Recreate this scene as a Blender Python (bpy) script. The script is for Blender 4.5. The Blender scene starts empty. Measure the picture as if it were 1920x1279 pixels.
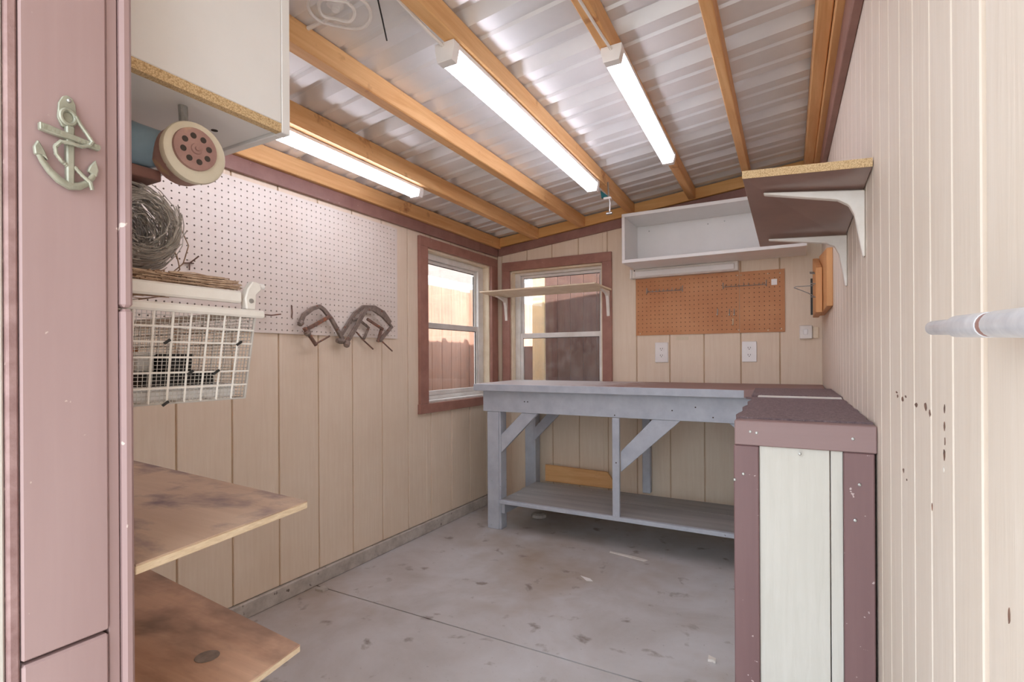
import bpy, bmesh, math, random
from mathutils import Vector, Matrix
random.seed(7)
S = bpy.context.scene
COL = S.collection

# ------------------------------------------------------------------ camera
cam_d = bpy.data.cameras.new('camera'); cam = bpy.data.objects.new('camera', cam_d); COL.objects.link(cam)
cam_d.sensor_fit = 'HORIZONTAL'; cam_d.sensor_width = 36.0; cam_d.lens = 976.59 / 1920 * 36
cam_d.shift_y = (672.76 - 639.5) / 1920; cam_d.clip_start = 0.02; cam_d.clip_end = 200
yaw, roll = math.radians(28.88), math.radians(-0.33)
fw = Vector((-math.sin(yaw), math.cos(yaw), 0)); rt = Vector((math.cos(yaw), math.sin(yaw), 0)); up = rt.cross(fw)
r2 = rt * math.cos(roll) + up * math.sin(roll); u2 = -rt * math.sin(roll) + up * math.cos(roll)
M = Matrix((r2, u2, -fw)).transposed().to_4x4(); M.translation = (0, 0, 1.0)
cam.matrix_world = M
S.camera = cam

# ------------------------------------------------------------------ sky, sun, exposure
SKY, SUN, LED, EXPO = 2.35, 7.5, 5.6, 0.98
w = bpy.data.worlds.new('sky'); S.world = w; w.use_nodes = True
bg = w.node_tree.nodes['Background']; bg.inputs[0].default_value = (0.81, 0.905, 1.0, 1); bg.inputs[1].default_value = SKY
sd = bpy.data.lights.new('sun', 'SUN'); sd.energy = SUN; sd.angle = math.radians(0.6); sd.color = (1, 0.97, 0.93)
so = bpy.data.objects.new('sun', sd); COL.objects.link(so)
so.rotation_euler = Vector((-1, 0.68, -1.46)).to_track_quat('-Z', 'Y').to_euler()
S.view_settings.view_transform = 'Standard'; S.view_settings.look = 'None'
S.view_settings.exposure = EXPO; S.view_settings.gamma = 1; S.view_settings.use_curve_mapping = False
S.cycles.max_bounces = 12; S.cycles.diffuse_bounces = 8; S.cycles.transparent_max_bounces = 16
S.cycles.use_denoising = True; S.cycles.sample_clamp_indirect = 8

# ------------------------------------------------------------------ materials
def lin(c):
    return tuple((v / 255 / 12.92) if v / 255 <= 0.04045 else ((v / 255 + 0.055) / 1.055) ** 2.4 for v in c) + (1,)
def _new(name):
    m = bpy.data.materials.new(name); m.use_nodes = True; nt = m.node_tree
    return m, nt, nt.nodes['Principled BSDF']
def _coord(nt, scale):
    tc = nt.nodes.new('ShaderNodeTexCoord'); mp = nt.nodes.new('ShaderNodeMapping')
    nt.links.new(tc.outputs['Object'], mp.inputs[0]); mp.inputs['Scale'].default_value = scale
    return mp.outputs[0]
def _noise(nt, vec, scale, detail=5, rough=0.6, dist=0.0):
    n = nt.nodes.new('ShaderNodeTexNoise'); nt.links.new(vec, n.inputs['Vector'])
    n.inputs['Scale'].default_value = scale; n.inputs['Detail'].default_value = detail
    n.inputs['Roughness'].default_value = rough; n.inputs['Distortion'].default_value = dist
    return n.outputs['Fac']
def _ramp(nt, fac, stops):
    r = nt.nodes.new('ShaderNodeValToRGB'); nt.links.new(fac, r.inputs[0])
    e = r.color_ramp.elements
    while len(e) < len(stops): e.new(0.5)
    for k, (p, c) in enumerate(stops): e[k].position = p; e[k].color = c
    return r.outputs[0]
def _mix(nt, fac, a, b, mode='MIX'):
    m = nt.nodes.new('ShaderNodeMix'); m.data_type = 'RGBA'; m.blend_type = mode
    for sock, v in ((m.inputs[0], fac), (m.inputs[6], a), (m.inputs[7], b)):
        if isinstance(v, (int, float)): sock.default_value = v
        elif isinstance(v, tuple): sock.default_value = v
        else: nt.links.new(v, sock)
    return m.outputs[2]
def _bump(nt, p, h, strength, dist=0.002):
    b = nt.nodes.new('ShaderNodeBump'); b.inputs['Strength'].default_value = strength; b.inputs['Distance'].default_value = dist
    nt.links.new(h, b.inputs['Height']); nt.links.new(b.outputs[0], p.inputs['Normal'])
AX = {'X': (0.06, 1, 1), 'Y': (1, 0.06, 1), 'Z': (1, 1, 0.06)}
def wood(name, ca, cb, axis='Z', scale=55, rough=0.65, cc=None, bump=0.3, stain=None, stain_lo=0.55, stain_hi=0.7, stain_scale=6):
    m, nt, p = _new(name); v = _coord(nt, AX[axis]); f = _noise(nt, v, scale, 6, 0.65, 0.6)
    stops = [(0.3, lin(ca)), (0.68, lin(cb))]
    c = _ramp(nt, f, stops)
    v1 = _coord(nt, (1, 1, 1)); big = _noise(nt, v1, 3.5, 4)
    c = _mix(nt, _ramp(nt, big, [(0.35, (0, 0, 0, 1)), (0.7, (0.45, 0.45, 0.45, 1))]), c, lin(cc or ca))
    if stain:
        sn = _noise(nt, _coord(nt, (0.6, 1, 1)), stain_scale, 5, 0.6, 0.25)
        c = _mix(nt, _ramp(nt, sn, [(stain_lo, (0, 0, 0, 1)), (stain_hi, (1, 1, 1, 1))]), c, lin(stain))
    nt.links.new(c, p.inputs['Base Color']); p.inputs['Roughness'].default_value = rough
    _bump(nt, p, f, bump)
    return m
def paint(name, c, c2=None, rough=0.5, scale=9, chip=None, chip_lo=0.70, chip_hi=0.73, chip_scale=60, bump=0.12, axis=None, metal=0.0):
    m, nt, p = _new(name); v = _coord(nt, AX[axis] if axis else (1, 1, 1)); f = _noise(nt, v, scale, 6, 0.6)
    c2 = c2 or tuple(x * 0.93 for x in c)
    col = _ramp(nt, f, [(0.32, lin(c2)), (0.66, lin(c))])
    if chip:
        v2 = _coord(nt, (1, 1, 1)); g = _noise(nt, v2, chip_scale, 3, 0.5)
        col = _mix(nt, _ramp(nt, g, [(chip_lo, (0, 0, 0, 1)), (chip_hi, (1, 1, 1, 1))]), col, lin(chip))
    nt.links.new(col, p.inputs['Base Color']); p.inputs['Roughness'].default_value = rough; p.inputs['Metallic'].default_value = metal
    if bump: _bump(nt, p, _noise(nt, v, scale * 8, 3), bump, 0.001)
    return m
def emit(name, c, strength):
    m, nt, p = _new(name); p.inputs['Base Color'].default_value = lin(c); p.inputs['Emission Color'].default_value = lin(c)
    p.inputs['Emission Strength'].default_value = strength; f = _noise(nt, _coord(nt, (1, 1, 1)), 30)
    nt.links.new(_ramp(nt, f, [(0, lin(c)), (1, lin(tuple(x * 0.98 for x in c)))]), p.inputs['Base Color'])
    return m
def glass(name):
    m, nt, p = _new(name); nt.nodes.remove(p); out = nt.nodes['Material Output']
    t = nt.nodes.new('ShaderNodeBsdfTransparent'); g = nt.nodes.new('ShaderNodeBsdfGlossy'); mx = nt.nodes.new('ShaderNodeMixShader')
    d = nt.nodes.new('ShaderNodeBsdfDiffuse'); d.inputs[0].default_value = (0.8, 0.8, 0.8, 1); m2 = nt.nodes.new('ShaderNodeMixShader')
    t.inputs[0].default_value = (0.96, 0.97, 0.97, 1); g.inputs['Roughness'].default_value = 0.03
    mx.inputs[0].default_value = 0.05; nt.links.new(t.outputs[0], mx.inputs[1]); nt.links.new(g.outputs[0], mx.inputs[2])
    f = _noise(nt, _coord(nt, (1, 1, 1)), 14, 6, 0.7)     # dust on the pane
    r = _ramp(nt, f, [(0.45, (0.01, 0.01, 0.01, 1)), (0.8, (0.14, 0.14, 0.14, 1))])
    nt.links.new(r, m2.inputs[0]); nt.links.new(mx.outputs[0], m2.inputs[1]); nt.links.new(d.outputs[0], m2.inputs[2])
    nt.links.new(m2.outputs[0], out.inputs[0])
    return m
def concrete(name):
    m, nt, p = _new(name); v = _coord(nt, (1, 1, 1))
    c = _ramp(nt, _noise(nt, v, 2.2, 8, 0.62, 0.4), [(0.30, lin((176, 170, 166))), (0.5, lin((194, 191, 191))), (0.72, lin((206, 206, 209)))])
    c = _mix(nt, _ramp(nt, _noise(nt, v, 1.1, 5, 0.55), [(0.50, (0, 0, 0, 1)), (0.66, (0.85, 0.85, 0.85, 1))]), c, lin((160, 142, 122)))
    c = _mix(nt, _ramp(nt, _noise(nt, v, 10, 4, 0.5, 0.3), [(0.62, (0, 0, 0, 1)), (0.72, (0.75, 0.75, 0.75, 1))]), c, lin((122, 108, 98)))
    c = _mix(nt, _ramp(nt, _noise(nt, v, 70, 3, 0.6), [(0.66, (0, 0, 0, 1)), (0.76, (0.5, 0.5, 0.5, 1))]), c, lin((122, 114, 108)))
    nt.links.new(c, p.inputs['Base Color']); p.inputs['Roughness'].default_value = 0.7
    _bump(nt, p, _noise(nt, v, 45, 6), 0.15)
    return m
def chipboard(name):
    m, nt, p = _new(name); v = _coord(nt, (1, 1, 1))
    vo = nt.nodes.new('ShaderNodeTexVoronoi'); nt.links.new(v, vo.inputs['Vector']); vo.inputs['Scale'].default_value = 420
    c = _ramp(nt, vo.outputs['Distance'], [(0.1, lin((226, 200, 158))), (0.9, lin((170, 138, 96)))])
    nt.links.new(c, p.inputs['Base Color']); p.inputs['Roughness'].default_value = 0.85
    return m

MT = {}
MT['siding'] = wood('beige_siding_paint', (226, 208, 186), (234, 219, 199), 'Z', 70, 0.6, (218, 198, 174), 0.5)
MT['siding_right'] = wood('scuffed_siding_paint', (220, 208, 194), (228, 218, 206), 'Z', 60, 0.6, (214, 200, 184), 0.35, (132, 104, 84), 0.745, 0.765, 22)
MT['siding_back'] = paint('siding_groove_paint', (206, 182, 152), (186, 160, 130), 0.8)
MT['siding_pale'] = wood('pale_siding_paint', (208, 206, 198), (218, 216, 209), 'Z', 80, 0.6, (200, 197, 187), 0.5)
MT['trim'] = paint('brown_trim_paint', (152, 114, 104), (134, 96, 88), 0.45, 12, (176, 150, 142), 0.73, 0.75, 80)
MT['casing'] = paint('brown_casing_paint', (166, 122, 108), (146, 103, 91), 0.45, 12, (196, 166, 152), 0.73, 0.75, 70)
MT['cabtrim'] = paint('mauve_cabinet_trim', (132, 102, 102), (116, 87, 88), 0.5, 9, (196, 178, 176), 0.72, 0.74, 50, 0.2, 'Z')
MT['cabrail'] = paint('mauve_rail_paint', (152, 126, 125), (138, 112, 110), 0.5, 9, (196, 178, 176), 0.73, 0.75, 50, 0.2, 'X')
MT['jamb'] = paint('mauve_jamb_paint', (182, 157, 156), (166, 139, 138), 0.5, 7, (216, 200, 194), 0.72, 0.745, 55, 0.25, 'Z')
MT['jamb_rough'] = paint('weathered_mauve_paint', (176, 146, 144), (140, 108, 106), 0.6, 26, (214, 190, 184), 0.68, 0.72, 60, 0.5)
for a in 'XY': MT['rafter' + a] = wood('orange_pine_' + a.lower(), (210, 154, 96), (236, 192, 136), a, 42, 0.55, (218, 162, 104), 0.35, (158, 98, 52), 0.62, 0.76, 8)
MT['rafterZ'] = wood('orange_pine_z', (206, 148, 92), (226, 174, 120), 'Z', 42, 0.55, (210, 152, 98), 0.35)
MT['ledger'] = wood('pale_pine', (216, 164, 98), (232, 188, 124), 'X', 42, 0.6, (206, 150, 84), 0.3)
MT['metal'] = paint('galvanised_sheet', (236, 238, 239), (226, 228, 230), 0.36, 5, None, bump=0.03, metal=0.4)
MT['bench'] = paint('grey_bench_paint', (188, 194, 204), (172, 178, 190), 0.5, 14, (120, 118, 120), 0.73, 0.75, 70)
MT['bench_shelf'] = paint('worn_grey_shelf_paint', (172, 170, 168), (148, 146, 146), 0.6, 20, (206, 204, 200), 0.72, 0.76, 40, 0.2, 'X')
MT['concrete'] = concrete('stained_concrete')
MT['curb'] = paint('concrete_curb', (196, 190, 182), (164, 156, 148), 0.85, 18, (110, 102, 96), 0.68, 0.74, 30, 0.5)
MT['white'] = paint('white_melamine', (232, 231, 230), (226, 225, 224), 0.35, 6, bump=0.02)
MT['whitepaint'] = paint('white_enamel', (236, 232, 226), (222, 216, 208), 0.35, 12, (170, 150, 130), 0.76, 0.78, 50)
MT['vinyl'] = paint('white_window_frame', (232, 230, 226), (212, 208, 202), 0.4, 10)
MT['linerpaint'] = paint('cream_window_liner', (236, 222, 198), (220, 202, 174), 0.6, 14)
MT['pegwhite'] = paint('white_pegboard_face', (228, 220, 212), (220, 208, 198), 0.5, 4, bump=0.03)
MT['pegbrown'] = paint('brown_hardboard', (202, 146, 102), (188, 128, 84), 0.6, 6, bump=0.05)
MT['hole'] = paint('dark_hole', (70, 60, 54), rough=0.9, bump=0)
MT['chip'] = chipboard('raw_particleboard')
MT['shelfbrown'] = paint('brown_laminate', (142, 112, 102), (126, 98, 90), 0.28, 8, (176, 160, 150), 0.76, 0.78, 40, 0.05)
MT['ply'] = wood('stained_plywood', (186, 156, 130), (208, 182, 156), 'X', 22, 0.5, (190, 158, 134), 0.2, (118, 96, 98), 0.50, 0.68, 9)
MT['ply2'] = wood('old_orange_plywood', (188, 148, 122), (216, 178, 150), 'X', 20, 0.5, (172, 130, 104), 0.2, (130, 102, 86), 0.50, 0.70, 5)
MT['plyedge'] = wood('plywood_edge', (206, 180, 146), (238, 218, 188), 'Y', 240, 0.7, (226, 202, 168), 0.3)
MT['mat'] = paint('brown_rubber_mat', (134, 116, 118), (104, 86, 90), 0.85, 120, (160, 142, 144), 0.60, 0.70, 260, 0.8)
MT['steel'] = paint('zinc_steel', (190, 190, 188), (160, 158, 154), 0.35, 40, metal=0.8)
MT['zinc'] = paint('bright_zinc', (226, 228, 232), (206, 208, 214), 0.35, 60, metal=0.25)
MT['rust'] = paint('rusty_cast_iron', (132, 102, 88), (94, 72, 62), 0.75, 60, (156, 96, 66), 0.58, 0.66, 45, 0.6)
MT['greyiron'] = paint('grey_cast_iron', (150, 136, 126), (116, 102, 94), 0.6, 50, (126, 84, 66), 0.62, 0.68, 40, 0.5, metal=0.3)
MT['pewter'] = paint('aged_pewter', (182, 182, 166), (150, 150, 134), 0.45, 40, bump=0.3, metal=0.35)
MT['wire'] = paint('galvanised_wire', (206, 202, 196), (164, 158, 152), 0.5, 60, metal=0.2)
MT['rustwire'] = paint('rusty_wire', (196, 170, 146), (150, 122, 100), 0.7, 60)
MT['plastic'] = paint('white_plastic', (240, 238, 236), (232, 230, 228), 0.3, 8, bump=0)
MT['ivory'] = paint('ivory_label', (226, 214, 190), (214, 200, 172), 0.6, 20)
MT['black'] = paint('black_plastic', (28, 27, 27), (20, 19, 19), 0.5, 20)
MT['bluemetal'] = paint('blue_metal', (150, 176, 192), (126, 154, 172), 0.35, 12, (150, 164, 160), 0.68, 0.74, 30)
MT['cream'] = paint('cream_enamel', (226, 218, 198), (212, 202, 178), 0.4, 10, (180, 140, 112), 0.74, 0.78, 30)
MT['rosemetal'] = paint('rusty_rose_metal', (178, 142, 132), (150, 112, 106), 0.55, 16, (196, 166, 130), 0.56, 0.66, 24, 0.3)
MT['teal'] = paint('teal_plastic', (34, 116, 124), (24, 96, 104), 0.4, 20)
MT['orangecard'] = paint('orange_card', (204, 142, 92), (190, 126, 78), 0.7, 12)
MT['fence'] = wood('brown_fence_stain', (166, 124, 106), (190, 150, 130), 'Z', 40, 0.8, (156, 114, 98), 0.5)
MT['fence_dark'] = wood('dark_brown_boards', (104, 78, 72), (130, 98, 88), 'Z', 50, 0.8, (96, 70, 64), 0.5)
MT['post_cream'] = wood('cream_fence_post', (224, 196, 150), (236, 212, 172), 'Z', 30, 0.8)
MT['shingle'] = paint('grey_brown_shingle', (120, 104, 96), (92, 78, 72), 0.9, 30, bump=0.6)
MT['ground'] = paint('pale_sandy_ground', (168, 164, 158), (142, 138, 132), 0.95, 4, bump=0.5)
MT['stucco'] = paint('white_stucco', (236, 232, 226), (226, 222, 214), 0.9, 30, bump=0.4)
MT['glass'] = glass('dusty_window_glass')
MT['led'] = emit('led_diffuser', (243, 240, 252), LED)
MT['whitecord'] = paint('white_cord', (236, 232, 228), (226, 222, 216), 0.5, 20, bump=0)

# bench top: pale paint to the left, worn down to brown stain to the right
def worn_top():
    m, nt, p = _new('bench_top_paint'); v = _coord(nt, (1, 1, 1)); sx = nt.nodes.new('ShaderNodeSeparateXYZ'); nt.links.new(v, sx.inputs[0])
    mr = nt.nodes.new('ShaderNodeMapRange'); nt.links.new(sx.outputs[0], mr.inputs[0])
    mr.inputs[1].default_value = -1.35; mr.inputs[2].default_value = -0.5
    ad = nt.nodes.new('ShaderNodeMath'); ad.operation = 'ADD'; nt.links.new(mr.outputs[0], ad.inputs[0])
    mu = nt.nodes.new('ShaderNodeMath'); mu.operation = 'MULTIPLY_ADD'; nt.links.new(_noise(nt, v, 9, 6, 0.65), mu.inputs[0]); mu.inputs[1].default_value = 1.1; mu.inputs[2].default_value = -0.55
    nt.links.new(mu.outputs[0], ad.inputs[1])
    c = _mix(nt, _ramp(nt, ad.outputs[0], [(0.3, (0, 0, 0, 1)), (0.7, (1, 1, 1, 1))]), lin((206, 202, 204)), lin((146, 116, 112)))
    nt.links.new(c, p.inputs['Base Color']); p.inputs['Roughness'].default_value = 0.55
    return m
MT['benchtop'] = worn_top()

# ------------------------------------------------------------------ mesh helpers
class MB:
    def __init__(s, tf=None): s.v = []; s.f = []; s.tf = tf
    def add(s, vs, fs):
        o = len(s.v); s.v += [tuple(s.tf(*q)) if s.tf else tuple(q) for q in vs]; s.f += [tuple(i + o for i in f) for f in fs]
        return s
    def hexa(s, c):   # 8 corners: bottom ring 0-3, top ring 4-7
        return s.add(c, [(0, 3, 2, 1), (4, 5, 6, 7), (0, 1, 5, 4), (1, 2, 6, 5), (2, 3, 7, 6), (3, 0, 4, 7)])
    def box(s, x0, x1, y0, y1, z0, z1):
        return s.hexa([(x0, y0, z0), (x1, y0, z0), (x1, y1, z0), (x0, y1, z0), (x0, y0, z1), (x1, y0, z1), (x1, y1, z1), (x0, y1, z1)])
    def prism(s, poly, fn, a, b):   # polygon in 2D, fn(p, q, depth) -> xyz
        n = len(poly)
        vs = [fn(p, q, a) for p, q in poly] + [fn(p, q, b) for p, q in poly]
        return s.add(vs, [tuple(range(n))[::-1], tuple(range(n, 2 * n))] + [(i, (i + 1) % n, n + (i + 1) % n, n + i) for i in range(n)])
    def tube(s, path, r, n=8, closed=False, flat=None, nrm=None):
        P = [Vector(q) for q in path]; R = r if isinstance(r, (list, tuple)) else [r] * len(P)
        vs = []; m = len(P); ref = Vector(nrm) if nrm else None
        for i, q in enumerate(P):
            if closed: t = P[(i + 1) % m] - P[i - 1]
            else: t = P[min(i + 1, m - 1)] - P[max(i - 1, 0)]
            t.normalize()
            if ref is None or abs(ref.dot(t)) > 0.999: ref = Vector((0, 0, 1)) if abs(t.z) < 0.9 else Vector((1, 0, 0))
            a = (ref - t * ref.dot(t)).normalized(); b = t.cross(a)
            if not nrm: ref = a
            for k in range(n):
                an = 2 * math.pi * (k + 0.5) / n; ka = flat if flat else 1.0
                vs.append(q + (a * math.cos(an) * ka + b * math.sin(an)) * R[i])
        fs = []
        for i in range(m if closed else m - 1):
            for k in range(n):
                j = (i + 1) % m
                fs.append((i * n + k, i * n + (k + 1) % n, j * n + (k + 1) % n, j * n + k))
        if not closed: fs += [tuple(range(n))[::-1], tuple((m - 1) * n + k for k in range(n))]
        return s.add(vs, fs)
    def lathe(s, o, axis, prof, n=28, cap=True):
        o = Vector(o); ax = Vector(axis).normalized(); ref = Vector((0, 0, 1)) if abs(ax.z) < 0.9 else Vector((1, 0, 0))
        a = (ref - ax * ref.dot(ax)).normalized(); b = ax.cross(a); vs = []
        for h, r in prof:
            for k in range(n):
                an = 2 * math.pi * k / n; vs.append(o + ax * h + (a * math.cos(an) + b * math.sin(an)) * max(r, 1e-5))
        m = len(prof); fs = [(i * n + k, i * n + (k + 1) % n, (i + 1) * n + (k + 1) % n, (i + 1) * n + k) for i in range(m - 1) for k in range(n)]
        if cap: fs += [tuple(range(n))[::-1], tuple((m - 1) * n + k for k in range(n))]
        return s.add(vs, fs)
    def build(s, name, mat, parent=None, bevel=0.0, smooth=False, seg=1):
        me = bpy.data.meshes.new(name); me.from_pydata([tuple(q) for q in s.v], [], s.f)
        bm = bmesh.new(); bm.from_mesh(me); bmesh.ops.recalc_face_normals(bm, faces=bm.faces)
        if bevel: bmesh.ops.bevel(bm, geom=[e for e in bm.edges if len(e.link_faces) == 2 and e.calc_face_angle(0) > 0.5], offset=bevel, segments=seg, affect='EDGES', profile=0.5)
        bm.to_mesh(me); bm.free()
        me.materials.append(MT[mat] if isinstance(mat, str) else mat)
        if smooth:
            for p in me.polygons: p.use_smooth = True
            try: me.set_sharp_from_angle(angle=0.6)
            except Exception: pass
        o = bpy.data.objects.new(name, me); COL.objects.link(o)
        if parent: o.parent = parent; o.matrix_parent_inverse = parent.matrix_world.inverted()
        return o
def tag(o, label=None, cat=None, group=None, kind=None):
    if label: o['label'] = label
    if cat: o['category'] = cat
    if group: o['group'] = group
    if kind: o['kind'] = kind
    return o
def thing(name, loc, label, cat, group=None):
    o = bpy.data.objects.new(name, None); o.empty_display_size = 0.05; COL.objects.link(o); o.location = loc
    o.matrix_world = Matrix.Translation(loc)
    return tag(o, label, cat, group)
def struct(name, loc, label=None):
    o = bpy.data.objects.new(name, None); o.empty_display_size = 0.05; COL.objects.link(o); o.location = loc
    o.matrix_world = Matrix.Translation(loc); o['kind'] = 'structure'
    if label: o['label'] = label
    return o
def box(name, mat, parent, x0, x1, y0, y1, z0, z1, bevel=0.0015):
    return MB().box(x0, x1, y0, y1, z0, z1).build(name, mat, parent, bevel)

D, B = 1.885, 3.209                       # left wall X = -D, back wall Y = B
def RW(y): return 0.1605 - 0.01635 * y    # right wall plane
def roof(x): return 2.045 + 0.105 * x     # underside of the metal roof

# ------------------------------------------------------------------ floor
flo = MB().box(-2.1, 0.45, -0.35, 1.596, -0.1, 0).build('floor', 'concrete'); tag(flo, 'stained grey concrete slab floor', kind='structure')
MB().box(-2.1, 0.45, 1.602, 3.45, -0.1, 0).build('slab', 'concrete', flo)
MB().box(-2.1, 0.45, 1.595, 1.603, -0.1, -0.006).build('control_joint', 'hole', flo)

# ------------------------------------------------------------------ walls
def clip(a0, a1, z0, z1, hole):
    if not hole: return [(a0, a1, z0, z1)]
    h0, h1, k0, k1 = hole
    if a1 <= h0 or a0 >= h1: return [(a0, a1, z0, z1)]
    out = []
    if a0 < h0: out.append((a0, h0, z0, z1)); a0 = h0
    if a1 > h1: out.append((h1, a1, z0, z1)); a1 = h1
    out += [(a0, a1, z0, k0), (a0, a1, k1, z1)]
    return [o for o in out if o[1] - o[0] > 0.004 and o[3] - o[2] > 0.004]
GR = 0.003
# left wall
hl = (2.392, 3.10, 0.745, 1.645)
bk = MB()
for a0, a1, z0, z1 in clip(0.33, 3.32, 0.066, 1.88, hl): bk.box(-D - 0.085, -D - 0.006, a0, a1, z0, z1)
for a0, a1, z0, z1 in ((0.33, 2.392, 0.066, 1.88), (3.10, 3.32, 0.066, 1.88)): pass
wl = bk.build('wall_left', 'siding_back'); tag(wl, 'beige grooved wood siding wall with pegboard and window', kind='structure')
gl = [1.014 + 0.2032 * k for k in range(-4, 12)]
for k in range(len(gl) - 1):
    a0, a1 = max(gl[k] + GR, 0.36), min(gl[k + 1] - GR, B - 0.001)
    if a1 - a0 < 0.01: continue
    for q in clip(a0, a1, 0.067, 1.80, hl): box('siding_board', 'siding', wl, -D - 0.008, -D, q[0], q[1], q[2], q[3], 0.002)
# back wall
hb = (-1.778, -1.10, 0.74, 1.615)
bk = MB()
for a0, a1, z0, z1 in clip(-1.97, 0.20, 0.0, 1.84, hb): bk.box(a0, a1, B + 0.006, B + 0.09, z0, z1)
bk.hexa([(-1.97, B + 0.006, 1.84), (0.2, B + 0.006, 1.84), (0.2, B + 0.09, 1.84), (-1.97, B + 0.09, 1.84),
         (-1.97, B + 0.006, roof(-1.97) + 0.01), (0.2, B + 0.006, roof(0.2) + 0.01), (0.2, B + 0.09, roof(0.2) + 0.01), (-1.97, B + 0.09, roof(-1.97) + 0.01)])
wb = bk.build('wall_back', 'siding_back'); tag(wb, 'beige grooved wood siding wall behind the workbench', kind='structure')
gb = [-1.885, -1.848, -1.648, -1.458, -1.268, -1.071, -0.884, -0.683, -0.487, -0.289, -0.092, 0.109]
for k in range(len(gb) - 1):
    a0, a1 = gb[k] + GR * (k > 0), gb[k + 1] - GR * (k < len(gb) - 2)
    for q in clip(a0, a1, 0.0, 1.95, hb):
        zt = [roof(q[0]) - 0.08, roof(q[1]) - 0.08] if q[3] > 1.9 else [q[3], q[3]]
        MB().hexa([(q[0], B, q[2]), (q[1], B, q[2]), (q[1], B + 0.008, q[2]), (q[0], B + 0.008, q[2]),
                   (q[0], B, zt[0]), (q[1], B, zt[1]), (q[1], B + 0.008, zt[1]), (q[0], B + 0.008, zt[0])]).build('siding_board', 'siding', wb, 0.002)
# right wall
def rslab(y0, y1, z0, z1, d0, d1):   # slab along the right wall, d measured from its face outward (+X)
    return [(RW(y0) + d0, y0, z0), (RW(y0) + d1, y0, z0), (RW(y1) + d1, y1, z0), (RW(y1) + d0, y1, z0),
            (RW(y0) + d0, y0, z1), (RW(y0) + d1, y0, z1), (RW(y1) + d1, y1, z1), (RW(y1) + d0, y1, z1)]
wr = MB().hexa(rslab(0.64, 3.32, 0, 2.09, 0.006, 0.09)).build('wall_right', 'siding_back'); tag(wr, 'pale beige scuffed wood siding wall on the right', kind='structure')
gr = [0.640] + [0.738 + 0.1003 * k for k in range(0, 25)]
gr = [g for g in gr if g < B - 0.02] + [B]
for k in range(len(gr) - 1):
    MB().hexa(rslab(gr[k] + 0.0025, gr[k + 1] - 0.0025, 0.0, 2.06, 0, 0.008)).build('siding_board', 'siding_right', wr, 0.0015)
def scuff(y, z, wy, hz, par=None, mat='rust', nm='scuff_mark'):
    n = 7; rr = random.Random(int(y * 997 + z * 331))
    pol = [(y + wy * math.cos(2 * math.pi * k / n) * rr.uniform(0.5, 1.1), z + hz * math.sin(2 * math.pi * k / n) * rr.uniform(0.5, 1.1)) for k in range(n)]
    MB().prism(pol, lambda p, q, d: (RW(p) - d, p, q), 0.0001, 0.0006).build(nm, mat, par or wr)
for y, z, a, b in ((1.075, 0.926, 0.008, 0.002), (1.0, 0.924, 0.006, 0.002), (1.068, 0.900, 0.006, 0.004), (1.025, 0.898, 0.010, 0.004), (0.925, 0.897, 0.010, 0.004), (0.868, 0.900, 0.009, 0.006), (0.845, 0.893, 0.004, 0.006),
                   (0.773, 0.905, 0.003, 0.005), (0.774, 0.885, 0.003, 0.006), (0.772, 0.867, 0.002, 0.006), (0.775, 0.852, 0.003, 0.009), (0.835, 0.79, 0.002, 0.006), (1.02, 0.80, 0.006, 0.004), (0.995, 0.79, 0.004, 0.003)): scuff(y, z + (0.014 if y > 0.95 and z > 0.91 else 0.034 if z > 0.84 else 0.02), a * 1.2, b)
scuff(0.778, 0.867, 0.004, 0.004, None, 'whitepaint')
# open door leaf, swung out in line with the right wall
dl = struct('door_1', (RW(0.1) + 0.03, 0.1, 0), 'open shed door of beige siding folded back along the right wall')
for a, b in ((-0.54, -0.37), (-0.37, -0.2), (-0.2, 0.0), (0.0, 0.2), (0.2, 0.4), (0.4, 0.628)):  # unseen outer end lengthened to keep sun off the jamb
    MB().hexa(rslab(a + 0.002, b - 0.002, 0.03, 1.97, 0.0, 0.012)).build('siding_board', 'siding_right', dl, 0.0015)
MB().hexa(rslab(-0.54, 0.628, 0.03, 1.97, 0.0125, 0.04)).build('door_core', 'siding_back', dl)
scuff(0.575, 0.785, 0.0022, 0.009, dl)
# front wall left of the doorway
wf = MB().box(-1.97, -0.775, 0.245, 0.340, 0.0, 1.86).build('wall_front', 'siding_back'); tag(wf, 'front wall of the shed beside the doorway', kind='structure')
for k in range(6):
    x0 = -D + 0.004 + k * 0.185; MB().box(x0, x0 + 0.181, 0.340, 0.348, 0.02, 1.80).build('siding_board', 'siding', wf, 0.0015)

# curb along the left wall
cb = MB().box(-D - 0.085, -D + 0.012, 0.30, B + 0.09, 0, 0.064).build('baseboard_left', 'curb', None, 0.004); tag(cb, 'rough concrete curb at the foot of the left wall', kind='structure')

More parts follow.
